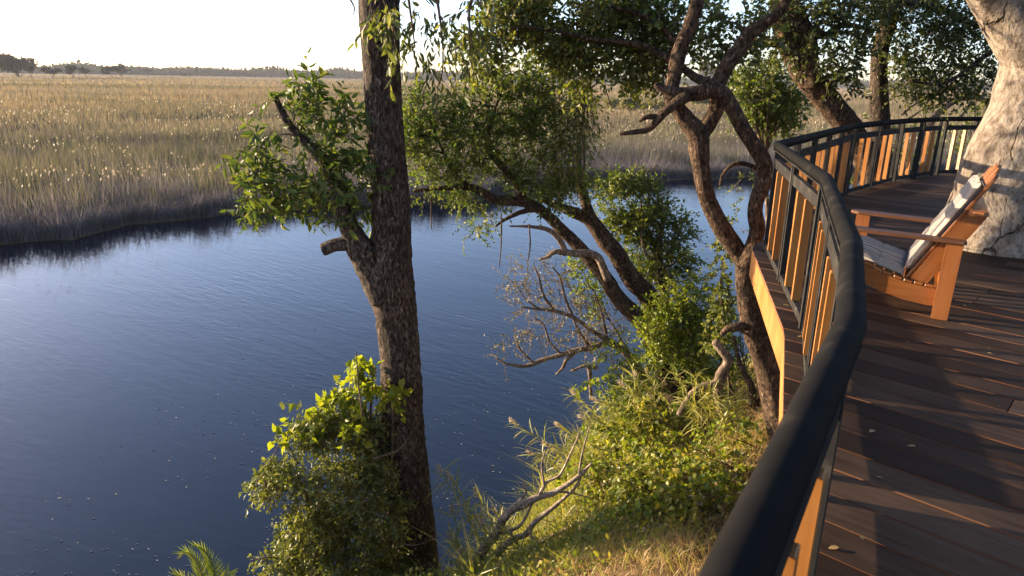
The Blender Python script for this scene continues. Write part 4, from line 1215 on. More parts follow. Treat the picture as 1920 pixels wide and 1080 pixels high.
# ------------------------------------------------------------------ trees behind the far railing
CD = 13.2
b0 = at(1625, 300, CD)
t = thing('forked_tree', 'big rough brown tree leaning left behind the far railing with forked top', 'tree', (b0[0], b0[1], ground(b0[0], b0[1])))
C1 = px_path([(1690, 420, 56), (1640, 320, 50), (1592, 240, 44), (1570, 212, 44), (1548, 185, 44), (1524, 157, 44), (1502, 130, 42), (1484, 98, 38), (1470, 65, 34), (1462, 30, 30), (1455, -20, 26), (1440, -110, 20)], CD)
C2 = px_path([(1525, 162, 34), (1518, 120, 34), (1512, 80, 34), (1500, 45, 32), (1485, 10, 30), (1468, -40, 24), (1470, -140, 18)], CD - .1)
C3 = px_path([(1490, 50, 20), (1512, 56, 18), (1528, 62, 17), (1552, 66, 14), (1572, 50, 11), (1600, 48, 9), (1640, 58, 5)], CD - .2)
C4 = px_path([(1480, 90, 18), (1458, 82, 16), (1435, 80, 14), (1410, 78, 10)], CD)
for i, (s, nm) in enumerate([(C1, 'trunk'), (C2, 'trunk'), (C3, 'branch'), (C4, 'branch')]):
    tube(nm, s, M['bark_brown'], t, segs=30 if i < 2 else 14, step=.05, bump=.06, ridge=8, lump=.1, seed=80 + i)
ccr = px_clumps([(1460, 30, 40, 40), (1500, 90, 26, 44), (1548, 100, 40, 34), (1585, 125, 36, 32), (1560, 40, 52, 36), (1535, 15, 50, 30), (1590, 85, 36, 26), (1560, 145, 26, 16), (1610, 45, 44, 36), (1600, 150, 22, 20), (1440, 100, 22, 20), (1590, 10, 60, 30)], CD - .3)
limbs(t, ccr, [C3, C2, C1[-6:]], M['bark_brown'], .022)
foliage(t, ccr, M['leaf_dark'], 300, .4, 9, .10, .45, T_BROAD, .25)
b0 = at(1652, 330, CD + .4)
t = thing('upright_tree', 'dark upright tree trunk behind the far railing between leaning tree and pale trunk', 'tree', (b0[0], b0[1], ground(b0[0], b0[1])))
D1 = px_path([(1655, 420, 44), (1653, 300, 38), (1650, 225, 34), (1648, 170, 31), (1648, 130, 29), (1652, 90, 30), (1662, 50, 31), (1678, 5, 30), (1695, -60, 26), (1715, -150, 18)], CD + .4)
tube('trunk', D1, M['bark_dark'], t, segs=28, step=.05, bump=.04, ridge=9, lump=.08, seed=90)
D2 = px_path([(1680, 0, 18), (1720, 5, 14), (1760, 15, 12), (1810, 40, 12), (1850, 50, 9)], CD)
D3 = px_path([(1868, 90, 10), (1840, 110, 9), (1800, 140, 7), (1760, 158, 6), (1710, 152, 4)], CD - .3)
for i, s in enumerate([D2, D3]): tube('branch', s, M['bark_dark'], t, segs=10, step=.08, lump=.15, seed=93 + i)
dcr = px_clumps([(1640, 20, 50, 34), (1700, 35, 56, 40), (1765, 30, 56, 40), (1825, 30, 50, 40), (1715, 85, 48, 36), (1775, 90, 48, 38), (1830, 85, 40, 38), (1700, 125, 36, 26), (1745, 140, 40, 26), (1800, 140, 40, 26), (1845, 130, 26, 30), (1725, 175, 36, 20), (1785, 178, 40, 16), (1690, 60, 24, 40), (1680, 165, 20, 20), (1835, 170, 24, 18),
                 (1620, 10, 40, 26), (1690, 0, 60, 24), (1790, -10, 80, 30)], CD)
limbs(t, dcr, [D2, D3, D1[-4:]], M['bark_dark'], .02)
foliage(t, dcr[:13], M['leaf_dark'], 340, .4, 9, .10, .42, T_BROAD, .25)
foliage(t, dcr[7:], M['leaf_olive'], 210, .36, 8, .085, .45, T_SMALL, .25, name='light_foliage', twigs_name='light_twigs')
b0 = at(1868, 300, CD + 1.4)
t = thing('arched_limb', 'smooth brown limb arching low over the far railing next to the pale trunk', 'branch', (b0[0], b0[1], ground(b0[0], b0[1])))
tube('limb', px_path([(1725, 290, 12), (1745, 232, 12), (1766, 206, 12), (1795, 187, 11), (1828, 182, 11), (1850, 192, 10), (1862, 214, 9), (1868, 260, 8)], CD + 1.4), M['bark_grey'], t, segs=12, step=.06, lump=.1)
for pts in ([(1690, 215, 5), (1715, 195, 5), (1745, 180, 4), (1765, 165, 3)], [(1790, 190, 4), (1755, 175, 3), (1735, 150, 3)], [(1828, 160, 2), (1828, 250, 2), (1826, 300, 2)], [(1800, 220, 4), (1826, 192, 3), (1850, 178, 3)], [(1700, 225, 4), (1735, 205, 4), (1780, 200, 3)]):
    tube('twig', px_path(pts, CD + 1.4), M['bark_grey'], t, segs=6, step=.08, lump=.15)
bush('leafy_tree', 'rounded light green leafy tree standing alone beyond the railing corner', [(1398, 178, 30, 34), (1440, 158, 34, 38), (1430, 208, 40, 34), (1470, 215, 28, 30), (1482, 178, 22, 34), (1392, 145, 20, 22), (1452, 125, 30, 20), (1410, 215, 26, 24), (1455, 240, 30, 14), (1420, 130, 24, 16)], 16, 'leaf_mid', 560, .4, 10, .10, .5, (1470, 420, 15.2), cat='tree', stem_r=.06)
for k, (lab, sp) in enumerate([('green bush seen between the far railing slats nearest the corner', [(1620, 290, 40, 40), (1650, 250, 26, 26), (1600, 320, 30, 30)]),
                               ('green bush seen between the far railing slats at the middle of the curve', [(1690, 275, 44, 36), (1720, 240, 30, 24), (1730, 290, 40, 30)]),
                               ('green bush seen behind the far railing next to the pale trunk', [(1790, 262, 44, 30), (1840, 230, 26, 34), (1830, 280, 30, 30), (1850, 200, 18, 16)])]):
    bush('railing_bush', lab, sp, 15.5 + k * .3, 'leaf_mid', 130, .35, 8, .09, .5, (sp[0][0], 420, 15.5 + k * .3), group='bushes behind the far railing')

# unseen trees added behind and beside the viewpoint to block sky light
for x_, y_, hh_, lab in [(2.5, -7, 11, 'unseen broad leafy tree added behind the near end of the deck'), (9, -5, 12, 'unseen tall leafy tree added behind the deck to the right'), (13.5, 3, 11, 'unseen leafy tree added beside the right edge of the deck'), (14.5, 9.5, 11, 'unseen leafy tree added right of the pale trunk')]:
    z_ = ground(x_, y_)
    t = thing('sky_block_tree', lab, 'tree', (x_, y_, z_), 'unseen sky blocking trees around the deck')
    tr = np.array([[x_, y_, z_ - .2, .3], [x_ + .2, y_, z_ + 2.5, .25], [x_ - .1, y_ + .2, z_ + 5, .18], [x_, y_, z_ + 7.5, .08]])
    tube('trunk', tr, M['bark_brown'], t, segs=14, step=.3, lump=.12)
    cl_ = [(np.array([x_ + a * 2.4, y_ + b * 2.4, z_ + c]), np.array([1.9, 1.9, 1.3])) for a, b, c in [(0, 0, 7.5), (1, 0, 5.5), (-1, 0, 5.8), (0, 1, 5.2), (0, -1, 5.6), (.7, .7, 4), (-.7, -.7, 3.8), (.8, -.8, 7), (-.8, .8, 6.8), (0, .3, 3.6)]]
    limbs(t, cl_, [tr], M['bark_brown'], .05)
    foliage(t, cl_, M['leaf_dark'], 26, .6, 8, .2, .5, T_SMALL, .3)

# ------------------------------------------------------------------ bank vegetation
def on_bank(px, py, extra=.0):
    d = ray(px, py); ts = np.linspace(4, 22, 400)
    P = CPOS + d * ts[:, None]
    hit = P[:, 2] < bank_h(P[:, 0], P[:, 1]) + extra
    return P[np.argmax(hit)] if hit.any() else None
# vine thicket
vs = []
for px, py, rx, ry, ex in [(1205, 760, 60, 36, 1.0), (1170, 800, 62, 44, .9), (1250, 795, 66, 46, .9), (1150, 850, 54, 40, .7), (1225, 850, 84, 48, .7), (1310, 845, 70, 44, .6), (1200, 910, 84, 48, .5), (1290, 915, 76, 52, .5), (1130, 905, 56, 44, .5), (1360, 870, 48, 40, .5), (1260, 965, 60, 30, .35), (1340, 930, 50, 40, .4), (1400, 830, 40, 30, .35), (1110, 850, 30, 30, .5)]:
    p = on_bank(px, py, ex * .7)
    d = p[1]; sc = scale_at(px, py, d)
    vs.append((p - np.array([0, 0, .1]), np.array([rx * sc, rx * sc, ry * sc * 1.1])))
c0 = np.mean([c for c, r_ in vs], 0)
t = thing('vine_thicket', 'sprawling heap of yellow green creeping vines covering the bank below the deck', 'vines', (c0[0], c0[1], ground(c0[0], c0[1])))
st = [np.array([[c[0] + .3, c[1] + .2, ground(c[0], c[1]), .012], [*(c + np.array([.1, 0, .05])), .009], [*(c + np.array([-.3, -.1, .25])), .006]]) for c, r_ in vs]
for s in st: tube('stem', s, M['twig'], t, segs=6, step=.1, lump=.2)
foliage(t, vs, M['leaf_vine'], 300, .3, 8, .075, .8, T_HEART, .5, twig_r=.003, shell=.8)
foliage(t, vs[:9], M['leaf_bright'], 40, .25, 7, .08, .8, T_HEART, .4, twig_r=.003, shell=.9, name='fresh_foliage', twigs_name='fresh_twigs')
foliage(t, vs[8:], M['leaf_dry'], 50, .25, 7, .07, .7, T_HEART, .5, twig_r=.003, shell=.9, name='dry_foliage', twigs_name='dry_twigs')

canes = [[(1200, 780), (1150, 720), (1105, 715), (1075, 735)], [(1240, 760), (1225, 690), (1195, 665)], [(1180, 820), (1110, 800), (1065, 835)], [(1260, 780), (1290, 715), (1325, 700)], [(1150, 880), (1080, 870), (1045, 900)], [(1300, 830), (1370, 790), (1420, 800)], [(1280, 920), (1365, 900), (1410, 935)], [(1230, 940), (1160, 960), (1110, 1000)]]
for cpts in canes:
    q0 = on_bank(*cpts[0], .5); dd = q0[1]
    C = px_path([(a, b, 3) for a, b in cpts], dd); C[:, 3] = np.linspace(.008, .003, len(C))
    tube('stem', C, M['twig'], t, segs=5, step=.06)
    cc = catmull(C, .07)[:, :3]; k = len(cc)
    pos = np.repeat(cc, 5, 0) + rng.normal(0, .05, (k * 5, 3)); ln = rng.uniform(.05, .1, k * 5)
    V, F = leaves_vf(pos, rand_unit(k * 5) + np.array([0, 0, -.4]), rand_unit(k * 5) + np.array([-.4, -.2, .5]), ln, ln * .8, T_HEART)
    link('cane_leaves', mesh_np('cane_leaves', V, F), t, M['leaf_bright'])['kind'] = 'stuff'

# grasses over the bank
def blades(pos, h, w, lean, nseg=2):
    n = len(pos)
    az = rng.uniform(0, 2 * math.pi, n); lx = lean * rng.uniform(.2, 1.2, n)
    dirh = np.stack([np.cos(az), np.sin(az), np.zeros(n)], 1)
    side = np.stack([-np.sin(az + rng.normal(0, .8, n)), np.cos(az), np.zeros(n)], 1)
    rows = []
    for k in range(nseg + 1):
        u = k / nseg
        c = pos + dirh * (lx * h * u ** 1.8)[:, None] + np.array([0, 0, 1.0]) * (h * (u - .25 * lx * u ** 2))[:, None]
        if k < nseg:
            ww = (w * (1 - u * .55))[:, None] * side * .5
            rows += [c - ww, c + ww]
        else: rows.append(c)
    V = np.stack(rows, 1)
    m = 2 * nseg + 1
    f = []
    for k in range(nseg - 1):
        b = 2 * k; f += [(b, b + 1, b + 3), (b, b + 3, b + 2)]
    f.append((2 * nseg - 2, 2 * nseg - 1, 2 * nseg))
    F = np.array(f)[None] + (np.arange(n) * m)[:, None, None]
    return V.reshape(-1, 3), F.reshape(-1, 3)
n = 230000
x = rng.uniform(-3.5, 6, n); y = rng.uniform(4, 18, n)
nz = np.array([mnoise.noise(Vector((a * .9, b * .9, 3))) for a, b in zip(x, y)])
d = bank_d(x, y)
ok = (d > .02) & (rng.random(n) < np.clip(.45 + nz * 1.2, .2, 1))
x, y, nz, d = x[ok], y[ok], nz[ok], d[ok]
z = bank_h(x, y)
green = (rng.random(len(x)) < np.clip(.95 - d * .24, .1, .95))
for sel, mat, nm, lab, h0, w0 in ((green, 'grass_green', 'bank_grass', 'tangled green grass growing along the near bank by the water', .32, .011), (~green, 'grass_dry', 'dry_grass', 'dry straw coloured grass lying over the near bank', .2, .007)):
    k = sel.sum()
    V, F = blades(np.stack([x, y, z - .02], 1)[sel], h0 * rng.uniform(.4, 1.5, k), w0 * rng.uniform(.6, 1.5, k), 1.0)
    tag(link(nm, mesh_np(nm, V, F), None, M[mat]), lab, 'grass', kind='stuff')
# leafy weeds on the bank
n = 9000
x = rng.uniform(-3.5, 5.5, n); y = rng.uniform(4.5, 17, n); d = bank_d(x, y)
nz = np.array([mnoise.noise(Vector((a * 1.3, b * 1.3, 9))) for a, b in zip(x, y)])
ok = (d > .05) & (d < 3.6) & (nz > -.05); x, y = x[ok], y[ok]
k = len(x)
P = np.stack([x, y, bank_h(x, y) + rng.uniform(.02, .3, k)], 1)
P = np.repeat(P, 4, 0) + rng.normal(0, .07, (k * 4, 3)); ln = rng.uniform(.04, .09, k * 4)
V, F = leaves_vf(P, rand_unit(k * 4) + np.array([-.2, 0, .1]), rand_unit(k * 4) * .5 + np.array([0, 0, 1.0]), ln, ln * .6, T_SMALL)
tag(link('bank_weeds', mesh_np('bank_weeds', V, F), None, M['leaf_vine']), 'low leafy weeds scattered over the near bank', 'weeds', kind='stuff')

# long rank grass and young reeds along the water's edge and among the vines
n = 16000
x = rng.uniform(-.5, 4, n); y = rng.uniform(5, 15.5, n); d = bank_d(x, y)
nz = np.array([mnoise.noise(Vector((a * 1.6, b * 1.6, 17))) for a, b in zip(x, y)])
ok = (d > .03) & (d < 2.4) & (nz > .0 + .1 * d); x, y = x[ok], y[ok]; k = len(x)
V, F = blades(np.stack([x, y, bank_h(x, y) - .02], 1), rng.uniform(.35, 1.05, k), rng.uniform(.012, .026, k), 1.3, 3)
tag(link('rank_grass', mesh_np('rank_grass', V, F), None, M['reed_leaf']), 'long rank grass arching over the water edge of the near bank', 'grass', kind='stuff')

# tall reeds with feathery heads at the near water edge
def reed(parent, base, tip, sag, h_r=.007, leaves=16, plume=True, L=.42):
    base, tip = np.array(base, float), np.array(tip, float)
    mid = (base + tip) / 2 + np.array([0, 0, sag])
    C = np.array([[*base, h_r], [*mid, h_r * .8], [*tip, h_r * .35]])
    tube('stalk', C, M['reed_leaf'], parent, segs=6, step=.12)
    S_ = catmull(C, .03)[:, :3]
    n = leaves
    ii = np.linspace(len(S_) * .2, len(S_) - 2, n).astype(int)
    pos = S_[ii]; T_ = unit(S_[np.minimum(ii + 1, len(S_) - 1)] - S_[ii])
    side = unit(np.cross(T_, np.array([0, 0, 1.0])) + rng.normal(0, .4, (n, 3))) * np.where(np.arange(n) % 2, 1, -1)[:, None]
    dr = unit(T_ * .75 + side * .8 + np.array([0, 0, -.25]))
    V, F = leaves_vf(pos, dr, rand_unit(n) * .6 + np.array([0, 0, 1.0]), L * rng.uniform(.6, 1.2, n), .02 * rng.uniform(.7, 1.3, n), T_STRAP)
    o = link('reed_leaves', mesh_np('reed_leaves', V, F), parent, M['reed_leaf']); o['kind'] = 'stuff'
    if plume:
        m = 70
        tdir = unit(tip - mid)
        u = rng.random(m)
        p = tip + tdir[None] * (u * .14 - .03)[:, None] + rng.normal(0, .006, (m, 3))
        d_ = unit(tdir[None] * .9 + rng.normal(0, .45, (m, 3)) + np.array([0, 0, -.35]))
        V, F = leaves_vf(p, d_, rand_unit(m), rng.uniform(.03, .07, m), np.full(m, .009), T_SMALL)
        link('plume', mesh_np('plume', V, F), parent, M['plume'])
RG = [('tall green reeds with drooping tan heads leaning left over dark water at lowest bank', [((935, 1100), (828, 884), 8.8), ((950, 1090), (846, 898), 8.8), ((960, 1070), (895, 930), 9.0), ((930, 1120), (905, 985), 8.6), ((960, 1120), (925, 1010), 8.5), ((1010, 1120), (960, 1000), 8.4), ((870, 1140), (860, 1040), 8.5), ((1040, 1120), (1000, 1010), 8.3), ((900, 1110), (848, 1010), 8.6), ((985, 1080), (930, 960), 9.0), ((880, 1120), (850, 960), 8.7)]),
      ('arching green reeds leaning left over water above the bare fallen branch', [((1090, 905), (966, 792), 10.4), ((1080, 930), (1000, 850), 10.2), ((1110, 900), (1030, 835), 10.5), ((1120, 880), (1050, 800), 10.6)]),
      ('pale green reeds with tan heads standing at the top of the vine heap', [((1150, 830), (1078, 738), 11.0), ((1160, 830), (1096, 782), 10.9), ((1190, 790), (1190, 706), 11.2), ((1220, 790), (1168, 722), 11.2), ((1170, 800), (1120, 750), 11.0), ((1230, 780), (1215, 700), 11.1)]),
      ('thin pale reed blades between the vine heap and the grey dead limb', [((1330, 810), (1298, 700), 9.6), ((1340, 810), (1330, 720), 9.6), ((1320, 815), (1290, 760), 9.5), ((1350, 805), (1380, 740), 9.6), ((1310, 810), (1260, 690), 9.8), ((1345, 810), (1372, 770), 9.4)])]
for lab, lst in RG:
    b = at(*lst[0][0], lst[0][2])
    t = thing('reed_clump', lab, 'reeds', b, group='reed clumps on the near bank')
    for (bp, tp, dd) in lst:
        reed(t, at(*bp, dd), at(*tp, dd - rng.uniform(0, .3)), rng.uniform(.08, .2), leaves=46, plume=(lab.find('thin') < 0), L=.36)

# fallen bare branch lying down the bank
FB = [[(880, 1110, 26), (906, 1031, 20), (926, 1007, 18), (951, 962, 16), (983, 946, 15), (1008, 933, 13), (1044, 921, 11), (1085, 893, 8), (1110, 868, 4)],
      [(930, 1040, 14), (960, 1012, 12), (985, 1002, 11), (1004, 978, 10), (1044, 946, 8), (1080, 912, 6), (1093, 880, 3)],
      [(990, 1030, 8), (1040, 1003, 7), (1090, 980, 6), (1125, 974, 3)],
      [(1008, 933, 8), (1025, 905, 6), (1050, 890, 5), (1070, 850, 4), (1085, 815, 3), (1082, 796, 2)], [(1020, 910, 5), (1016, 870, 4), (1022, 845, 2)], [(1085, 893, 5), (1092, 850, 4), (1105, 800, 2)],
      [(951, 962, 7), (985, 925, 5), (980, 905, 3)], [(940, 1000, 8), (975, 985, 6), (1000, 940, 4), (1010, 920, 2)], [(906, 1031, 10), (880, 1060, 8), (870, 1100, 6)], [(1044, 921, 5), (1075, 925, 4), (1110, 935, 2)]]
b = at(906, 1031, 8.5)
t = thing('fallen_branch', 'bare grey forked dead branch lying down the grassy bank into the reeds', 'branch', (b[0], b[1], ground(b[0], b[1])))
for i, p in enumerate(FB): tube('limb', px_path(p, 8.7), M['dead'], t, segs=10, step=.05, lump=.2, seed=110 + i)
# a grey stone in the dry grass
p = on_bank(1218, 1028)
ico = bmesh.new(); bmesh.ops.create_icosphere(ico, subdivisions=3, radius=.07)
for v in ico.verts: v.co *= 1 + .35 * mnoise.noise(v.co * 18); v.co.z *= .7
me = bpy.data.meshes.new('stone'); ico.to_mesh(me); ico.free()
o = link('stone', me, None, M['dead']); o.location = p + np.array([0, 0, .03]); tag(o, 'small pale grey stone lying in the dry grass of the bank', 'stone')

# palm at the bottom left
pb = at(395, 1190, 7.6)
t = thing('palm', 'young green palm fronds poking up at the bottom left over the water', 'palm', (pb[0], pb[1], ground(pb[0], pb[1])))
pm = mesh_np('leaflet', T_STRAP[0] * np.array([1, .06, .5]), T_STRAP[1]); pm.materials.append(M['leaf_palm'])
for pts in ([(400, 1180), (385, 1110), (372, 1060), (352, 1036), (335, 1040)], [(405, 1180), (405, 1110), (398, 1060), (380, 1030), (362, 1022)], [(410, 1180), (418, 1120), (424, 1085), (432, 1070)], [(400, 1180), (370, 1120), (345, 1085), (328, 1075)]):
    A = px_path([(a, b, 5 - i) for i, (a, b) in enumerate(pts)], 7.6)
    A[:, 3] = np.linspace(.01, .003, len(A))
    r_ = tube('rachis', A, M['leaf_palm'], t, segs=6, step=.06)
    C = catmull(A, .03)[:, :3]
    for i in range(len(C) // 4, len(C) - 1):
        tg = unit(C[i + 1] - C[i]); sd = unit(np.cross(tg, np.array([.2, 1.0, .3])))
        for s_ in (1, -1):
            o = bpy.data.objects.new('leaflet', pm); COL.objects.link(o)
            f = (i / len(C)); ln = .34 * (1.15 - f * .75)
            place(o, t, C[i], unit(tg * (.5 + f) + sd * s_ * .8 + rng.normal(0, .06, 3)), unit(np.array([0, -1, .6]) + sd * s_ * .3))
            o.scale = (ln,) * 3

# ------------------------------------------------------------------ marsh reeds beyond the river
def field(n, r0, r1, pw):
    u = rng.random(n)
    az = np.radians(rng.uniform(-42, 40, n))
    f0 = np.interp(az, FA[order], FR[order])
    lo, hi = np.maximum(f0 * 1.004, r0), np.full(n, r1)
    ok = lo < hi
    if pw == 0: r_ = lo * (hi / lo) ** u
    else: r_ = (lo ** pw + u * (hi ** pw - lo ** pw)) ** (1 / pw)
    return (np.sin(az) * r_)[ok], (np.cos(az) * r_)[ok], (r_ / f0)[ok]
def nfield(x, y, s, seed):
    return np.array([mnoise.noise(Vector((a * s, b * s * 1.6, seed))) for a, b in zip(x, y)])
def reedbed(name, label, x, y, h, w, lean, nseg=2, mat='reeds'):
    V, F = blades(np.stack([x, y, np.full(len(x), .05)], 1), h, w, lean, nseg)
    tag(link(name, mesh_np(name, V, F), None, M[mat]), label, 'reeds', kind='stuff')
x, y, q = field(120000, 0, 95, 1.0)
hN = nfield(x, y, .06, 1)
edge = np.clip((q - 1) / .06, .35, 1)
h = (2.15 + .8 * hN + .9 * nfield(x, y, .45, 11)) * edge * rng.uniform(.55, 1.2, len(x))
dr_ = q + .5 * nfield(x, y, .1, 21) + .3 * nfield(x, y, .4, 22) + rng.normal(0, .05, len(q)) < 1.17
w_ = rng.uniform(.02, .05, len(x))
reedbed('reed_bed', 'dense tall greyish green reeds along the far river bank', x[~dr_], y[~dr_], h[~dr_], w_[~dr_], .28)
reedbed('dry_reeds', 'grey mauve dry reeds standing in front along the far waterline', x[dr_], y[dr_], h[dr_], w_[dr_], .32, 2, 'reeds_dry')
# drooping blades right along the waterline, so that the bank's face reads dense
n = 45000
w_ = FARS[(np.abs(FARS[:, 0]) < 46)]
i_ = rng.integers(0, len(w_) - 1, n); f_ = rng.random(n)[:, None]
p_ = w_[i_] * (1 - f_) + w_[i_ + 1] * f_
p_ = p_ * (1 + (rng.random(n) ** 1.6 * 2.2 - .25)[:, None] / np.linalg.norm(p_, axis=1)[:, None])
reedbed('reed_fringe', 'drooping grey straw coloured reeds hanging at the far waterline', p_[:, 0], p_[:, 1], rng.uniform(.4, 1.7, n) * (1 + .7 * nfield(p_[:, 0], p_[:, 1], .5, 3)), rng.uniform(.02, .045, n), .8, 3, 'reeds_dry')
x, y, q = field(130000, 85, 420, 0)
h = (2.1 + 1.1 * nfield(x, y, .03, 2)) * rng.uniform(.6, 1.15, len(x))
reedbed('reed_bed', 'golden green reeds of the middle marsh beyond the river', x, y, h, rng.uniform(.08, .22, len(x)), .25)
x, y, q = field(50000, 380, 1500, 0)
h = (2.0 + 1.2 * nfield(x, y, .008, 5)) * rng.uniform(.6, 1.1, len(x))
reedbed('reed_bed', 'pale straw marsh grass far out towards the tree line', x, y, h, rng.uniform(.4, 1.1, len(x)), .2)
# pale feathery heads over the reeds
x, y, q = field(6500, 0, 170, .6)
pn_ = nfield(x, y, .07, 8)
k = pn_ + .5 * nfield(x, y, .3, 15) > .03; x, y = x[k], y[k]
h = (2.2 + 1.0 * nfield(x, y, .06, 1)) * rng.uniform(.95, 1.25, len(x))
m = len(x); rr_ = np.hypot(x, y)
sz = rng.uniform(.09, .23, m) * np.clip(rr_ / 60, 1, 1.7)
dr = unit(np.stack([rng.normal(.25, .25, m), rng.normal(0, .25, m), np.ones(m)], 1))
P0 = np.stack([x, y, h + .02], 1)
Vs, Fs = [], []
for k in range(2):
    V, F = leaves_vf(P0, dr, rand_unit(m) * np.array([1, 1, .1]), sz, sz * .34, T_SMALL)
    Fs.append(F + sum(len(v) for v in Vs)); Vs.append(V)
tag(link('reed_plumes', mesh_np('reed_plumes', np.vstack(Vs), np.vstack(Fs)), None, M['plume']), 'pale feathery seed heads standing over the reed bed', 'seed heads', kind='stuff')

# ------------------------------------------------------------------ bushes out on the marsh and the far trees
def blob_cards(c, rad, n, size):
    u = rand_unit(n) * (rng.random(n) ** .35)[:, None]
    p = c + u * rad
    ln = size * rng.uniform(.5, 1.3, n)
    return leaves_vf(p, rand_unit(n), rand_unit(n), ln, ln * .8, T_SMALL)
def far_plant(name, label, cat, px, base_py, w_px, h_px, trunk_px=0, mat='far_leaf', group=None, nb=5, n=260, dist=None):
    p = onz(px, base_py, .25)
    if dist: 
        d_ = ray(px, base_py); s_ = dist / math.hypot(d_[0], d_[1]); p = np.array([d_[0] * s_, d_[1] * s_, .25])
    sc = np.linalg.norm(p - CPOS) / FPX
    t = thing(name, label, cat, p, group)
    Wm, Hm = w_px * sc, h_px * sc
    Vs, Fs, o_ = [], [], 0
    tz = trunk_px * sc
    for i in range(nb):
        cx = rng.uniform(-.36, .36) * Wm; cz = tz + (Hm - tz) * rng.uniform(.3, .8)
        V, F = blob_cards(p + np.array([cx, rng.uniform(-.3, .3) * Wm, cz]), np.array([Wm * rng.uniform(.16, .3), Wm * .25, (Hm - tz) * rng.uniform(.15, .3)]), n // nb, min(Wm, Hm) * .17)
        Vs.append(V); Fs.append(F + o_); o_ += len(V)
        if tz > 0:
            a = rng.uniform(-.06, .06) * Wm
            tube('trunk', [[p[0] + a, p[1], p[2], Hm * .011], [p[0] + a + cx * .3, p[1], p[2] + tz, Hm * .008], [p[0] + cx, p[1], p[2] + cz, Hm * .004]], M['bark_dark'], t, segs=6, step=1.5)
    link('crown', mesh_np('crown', np.vstack(Vs), np.vstack(Fs)), t, M[mat])['kind'] = 'stuff'
far_plant('far_tree', 'tallest broad dark tree on the horizon at the far left', 'tree', 36, 145, 56, 31, 7, nb=13, n=1900)
for px, by, w, h, lab in [(100, 146, 24, 16, 'small dark tree just right of the tallest horizon tree'), (138, 146, 22, 19, 'round topped horizon tree left of the double crowned pair'), (162, 145, 18, 15, 'low round horizon tree beside the round topped one'), (208, 146, 26, 17, 'dark horizon tree forming the left of a double crowned pair'), (228, 144, 22, 20, 'taller horizon tree forming the right of a double crowned pair'),
                          (277, 142, 24, 12, 'flat topped tree on the horizon in the middle of the left view'), (368, 143, 10, 12, 'small lone tree on the horizon left of the leafy branch'), (384, 143, 9, 11, 'second small lone tree on the horizon left of the leafy branch'), (345, 144, 14, 7, 'low dark bush standing out on the pale far plain'), (60, 147, 16, 20, 'slender dark tree right against the tallest horizon tree'),
                          (640, 144, 12, 13, 'dark horizon tree just left of the tall trunk'), (855, 147, 12, 8, 'round horizon tree seen right of the tall trunk'), (780, 146, 14, 7, 'low horizon tree close right of the tall trunk'), (1170, 153, 14, 8, 'small horizon tree under the twisted limb')]:
    far_plant('far_tree', lab, 'tree', px, by, w, h, 4 if h > 9 else 0, group='trees on the horizon', n=420, nb=6)
for px, by, w, h, lab in [(1180, 218, 44, 34, 'olive bush with golden top on the marsh left of the twisted limb'), (1150, 210, 40, 26, 'wide olive bush on the marsh behind the hanging twigs'), (1225, 216, 50, 26, 'dark bush on the marsh behind the twisted limb'), (1310, 200, 44, 18, 'golden bush on the marsh between the forked limbs'), (1510, 205, 44, 14, 'low dark bush on the marsh left of the forked tree'), (470, 300, 50, 52, 'tall olive bush standing in the reeds behind the leafy side branch'), (1330, 158, 30, 44, 'grey green rounded tree behind the twisted limb fork')]:
    far_plant('marsh_bush', lab, 'bush', px, by, w, h, 0, 'far_bush', 'bushes out on the marsh', n=1400, nb=8, dist=48.5 if px == 470 else None)
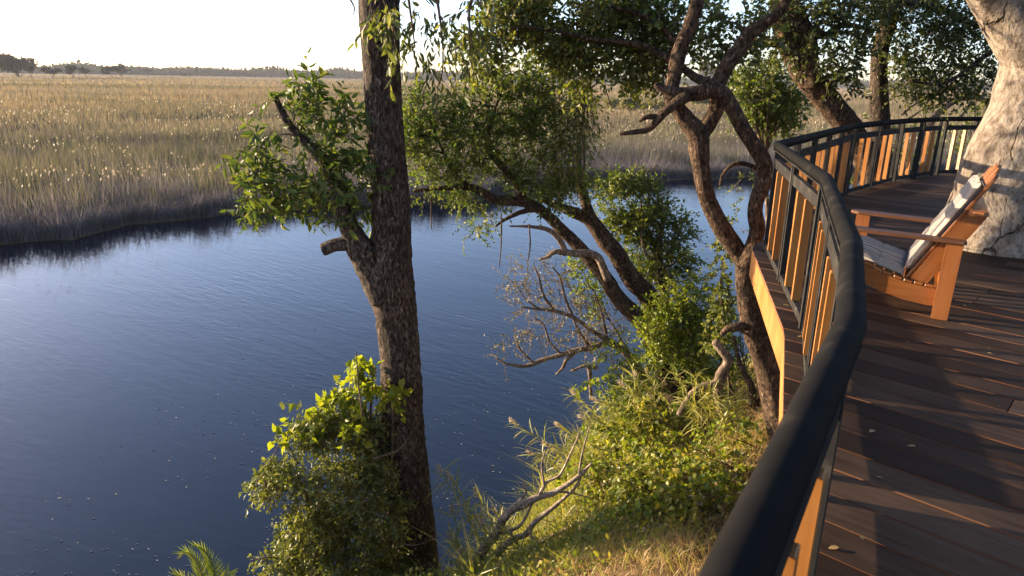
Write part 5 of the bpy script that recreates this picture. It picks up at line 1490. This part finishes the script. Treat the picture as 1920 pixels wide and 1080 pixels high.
# the far wooded edge of the plain
n = 60000
az = np.radians(rng.uniform(-46, 46, n)); rr_ = rng.uniform(1900, 2900, n)
x, y = np.sin(az) * rr_, np.cos(az) * rr_
hh = 19 + 11 * np.array([mnoise.noise(Vector((a * 23, 0, 4))) for a in az])
z = rng.random(n) * hh
ln = rng.uniform(4, 10, n)
V, F = leaves_vf(np.stack([x, y, z], 1), rand_unit(n), rand_unit(n), ln, ln * .8, T_SMALL)
tag(link('far_woods', mesh_np('far_woods', V, F), None, M['far_leaf']), 'hazy dark band of far woods along the horizon', 'woods', kind='stuff')

# ------------------------------------------------------------------ pale fluff drifting on the water
n = 1500
px = rng.uniform(0, 1100, n); py = rng.uniform(560, 1080, n)
x = rng.uniform(-9, 3, n); y = rng.uniform(9.5, 22, n)
cl_ = np.array([mnoise.noise(Vector((a * .5, b * .5, 1))) for a, b in zip(x, y)])
k = (cl_ > -.15) & (bank_d(x, y) < -.2) & (rng.random(n) < np.clip((22 - y) / 11, .05, 1) ** 1.2)
x, y = x[k], y[k]; m = len(x)
ln = rng.uniform(.03, .08, m)
dr = np.stack([rng.normal(0, 1, m), rng.normal(0, .5, m), np.zeros(m)], 1)
V, F = leaves_vf(np.stack([x, y, np.full(m, .006)], 1), dr, np.tile([0, 0, 1.0], (m, 1)), ln, ln * .45, T_SMALL)
tag(link('floating_fluff', mesh_np('floating_fluff', V, F), None, M['foam']), 'pale specks of seed fluff floating on the dark water', 'fluff', kind='stuff')

# ------------------------------------------------------------------ thin evening haze over the plain
mb = MB(); mb.prism([(-3300, -900, -1.5), (3300, -900, -1.5), (3300, 3300, -1.5), (-3300, 3300, -1.5)], (0, 0, 27))
hm = bpy.data.materials.new('haze'); hm.use_nodes = True; ht = hm.node_tree; ht.nodes.clear()
ho = ht.nodes.new('ShaderNodeOutputMaterial'); hv = ht.nodes.new('ShaderNodeVolumePrincipled')
hv.inputs['Color'].default_value = (.9, .92, 1.0, 1); hv.inputs['Density'].default_value = .00008; hv.inputs['Anisotropy'].default_value = 0.0
ht.links.new(hv.outputs[0], ho.inputs['Volume'])
if HAZE:
    tag(mb.build('haze', hm), 'thin pale evening haze over the marsh', 'haze', kind='stuff')
bpy.context.view_layer.update()
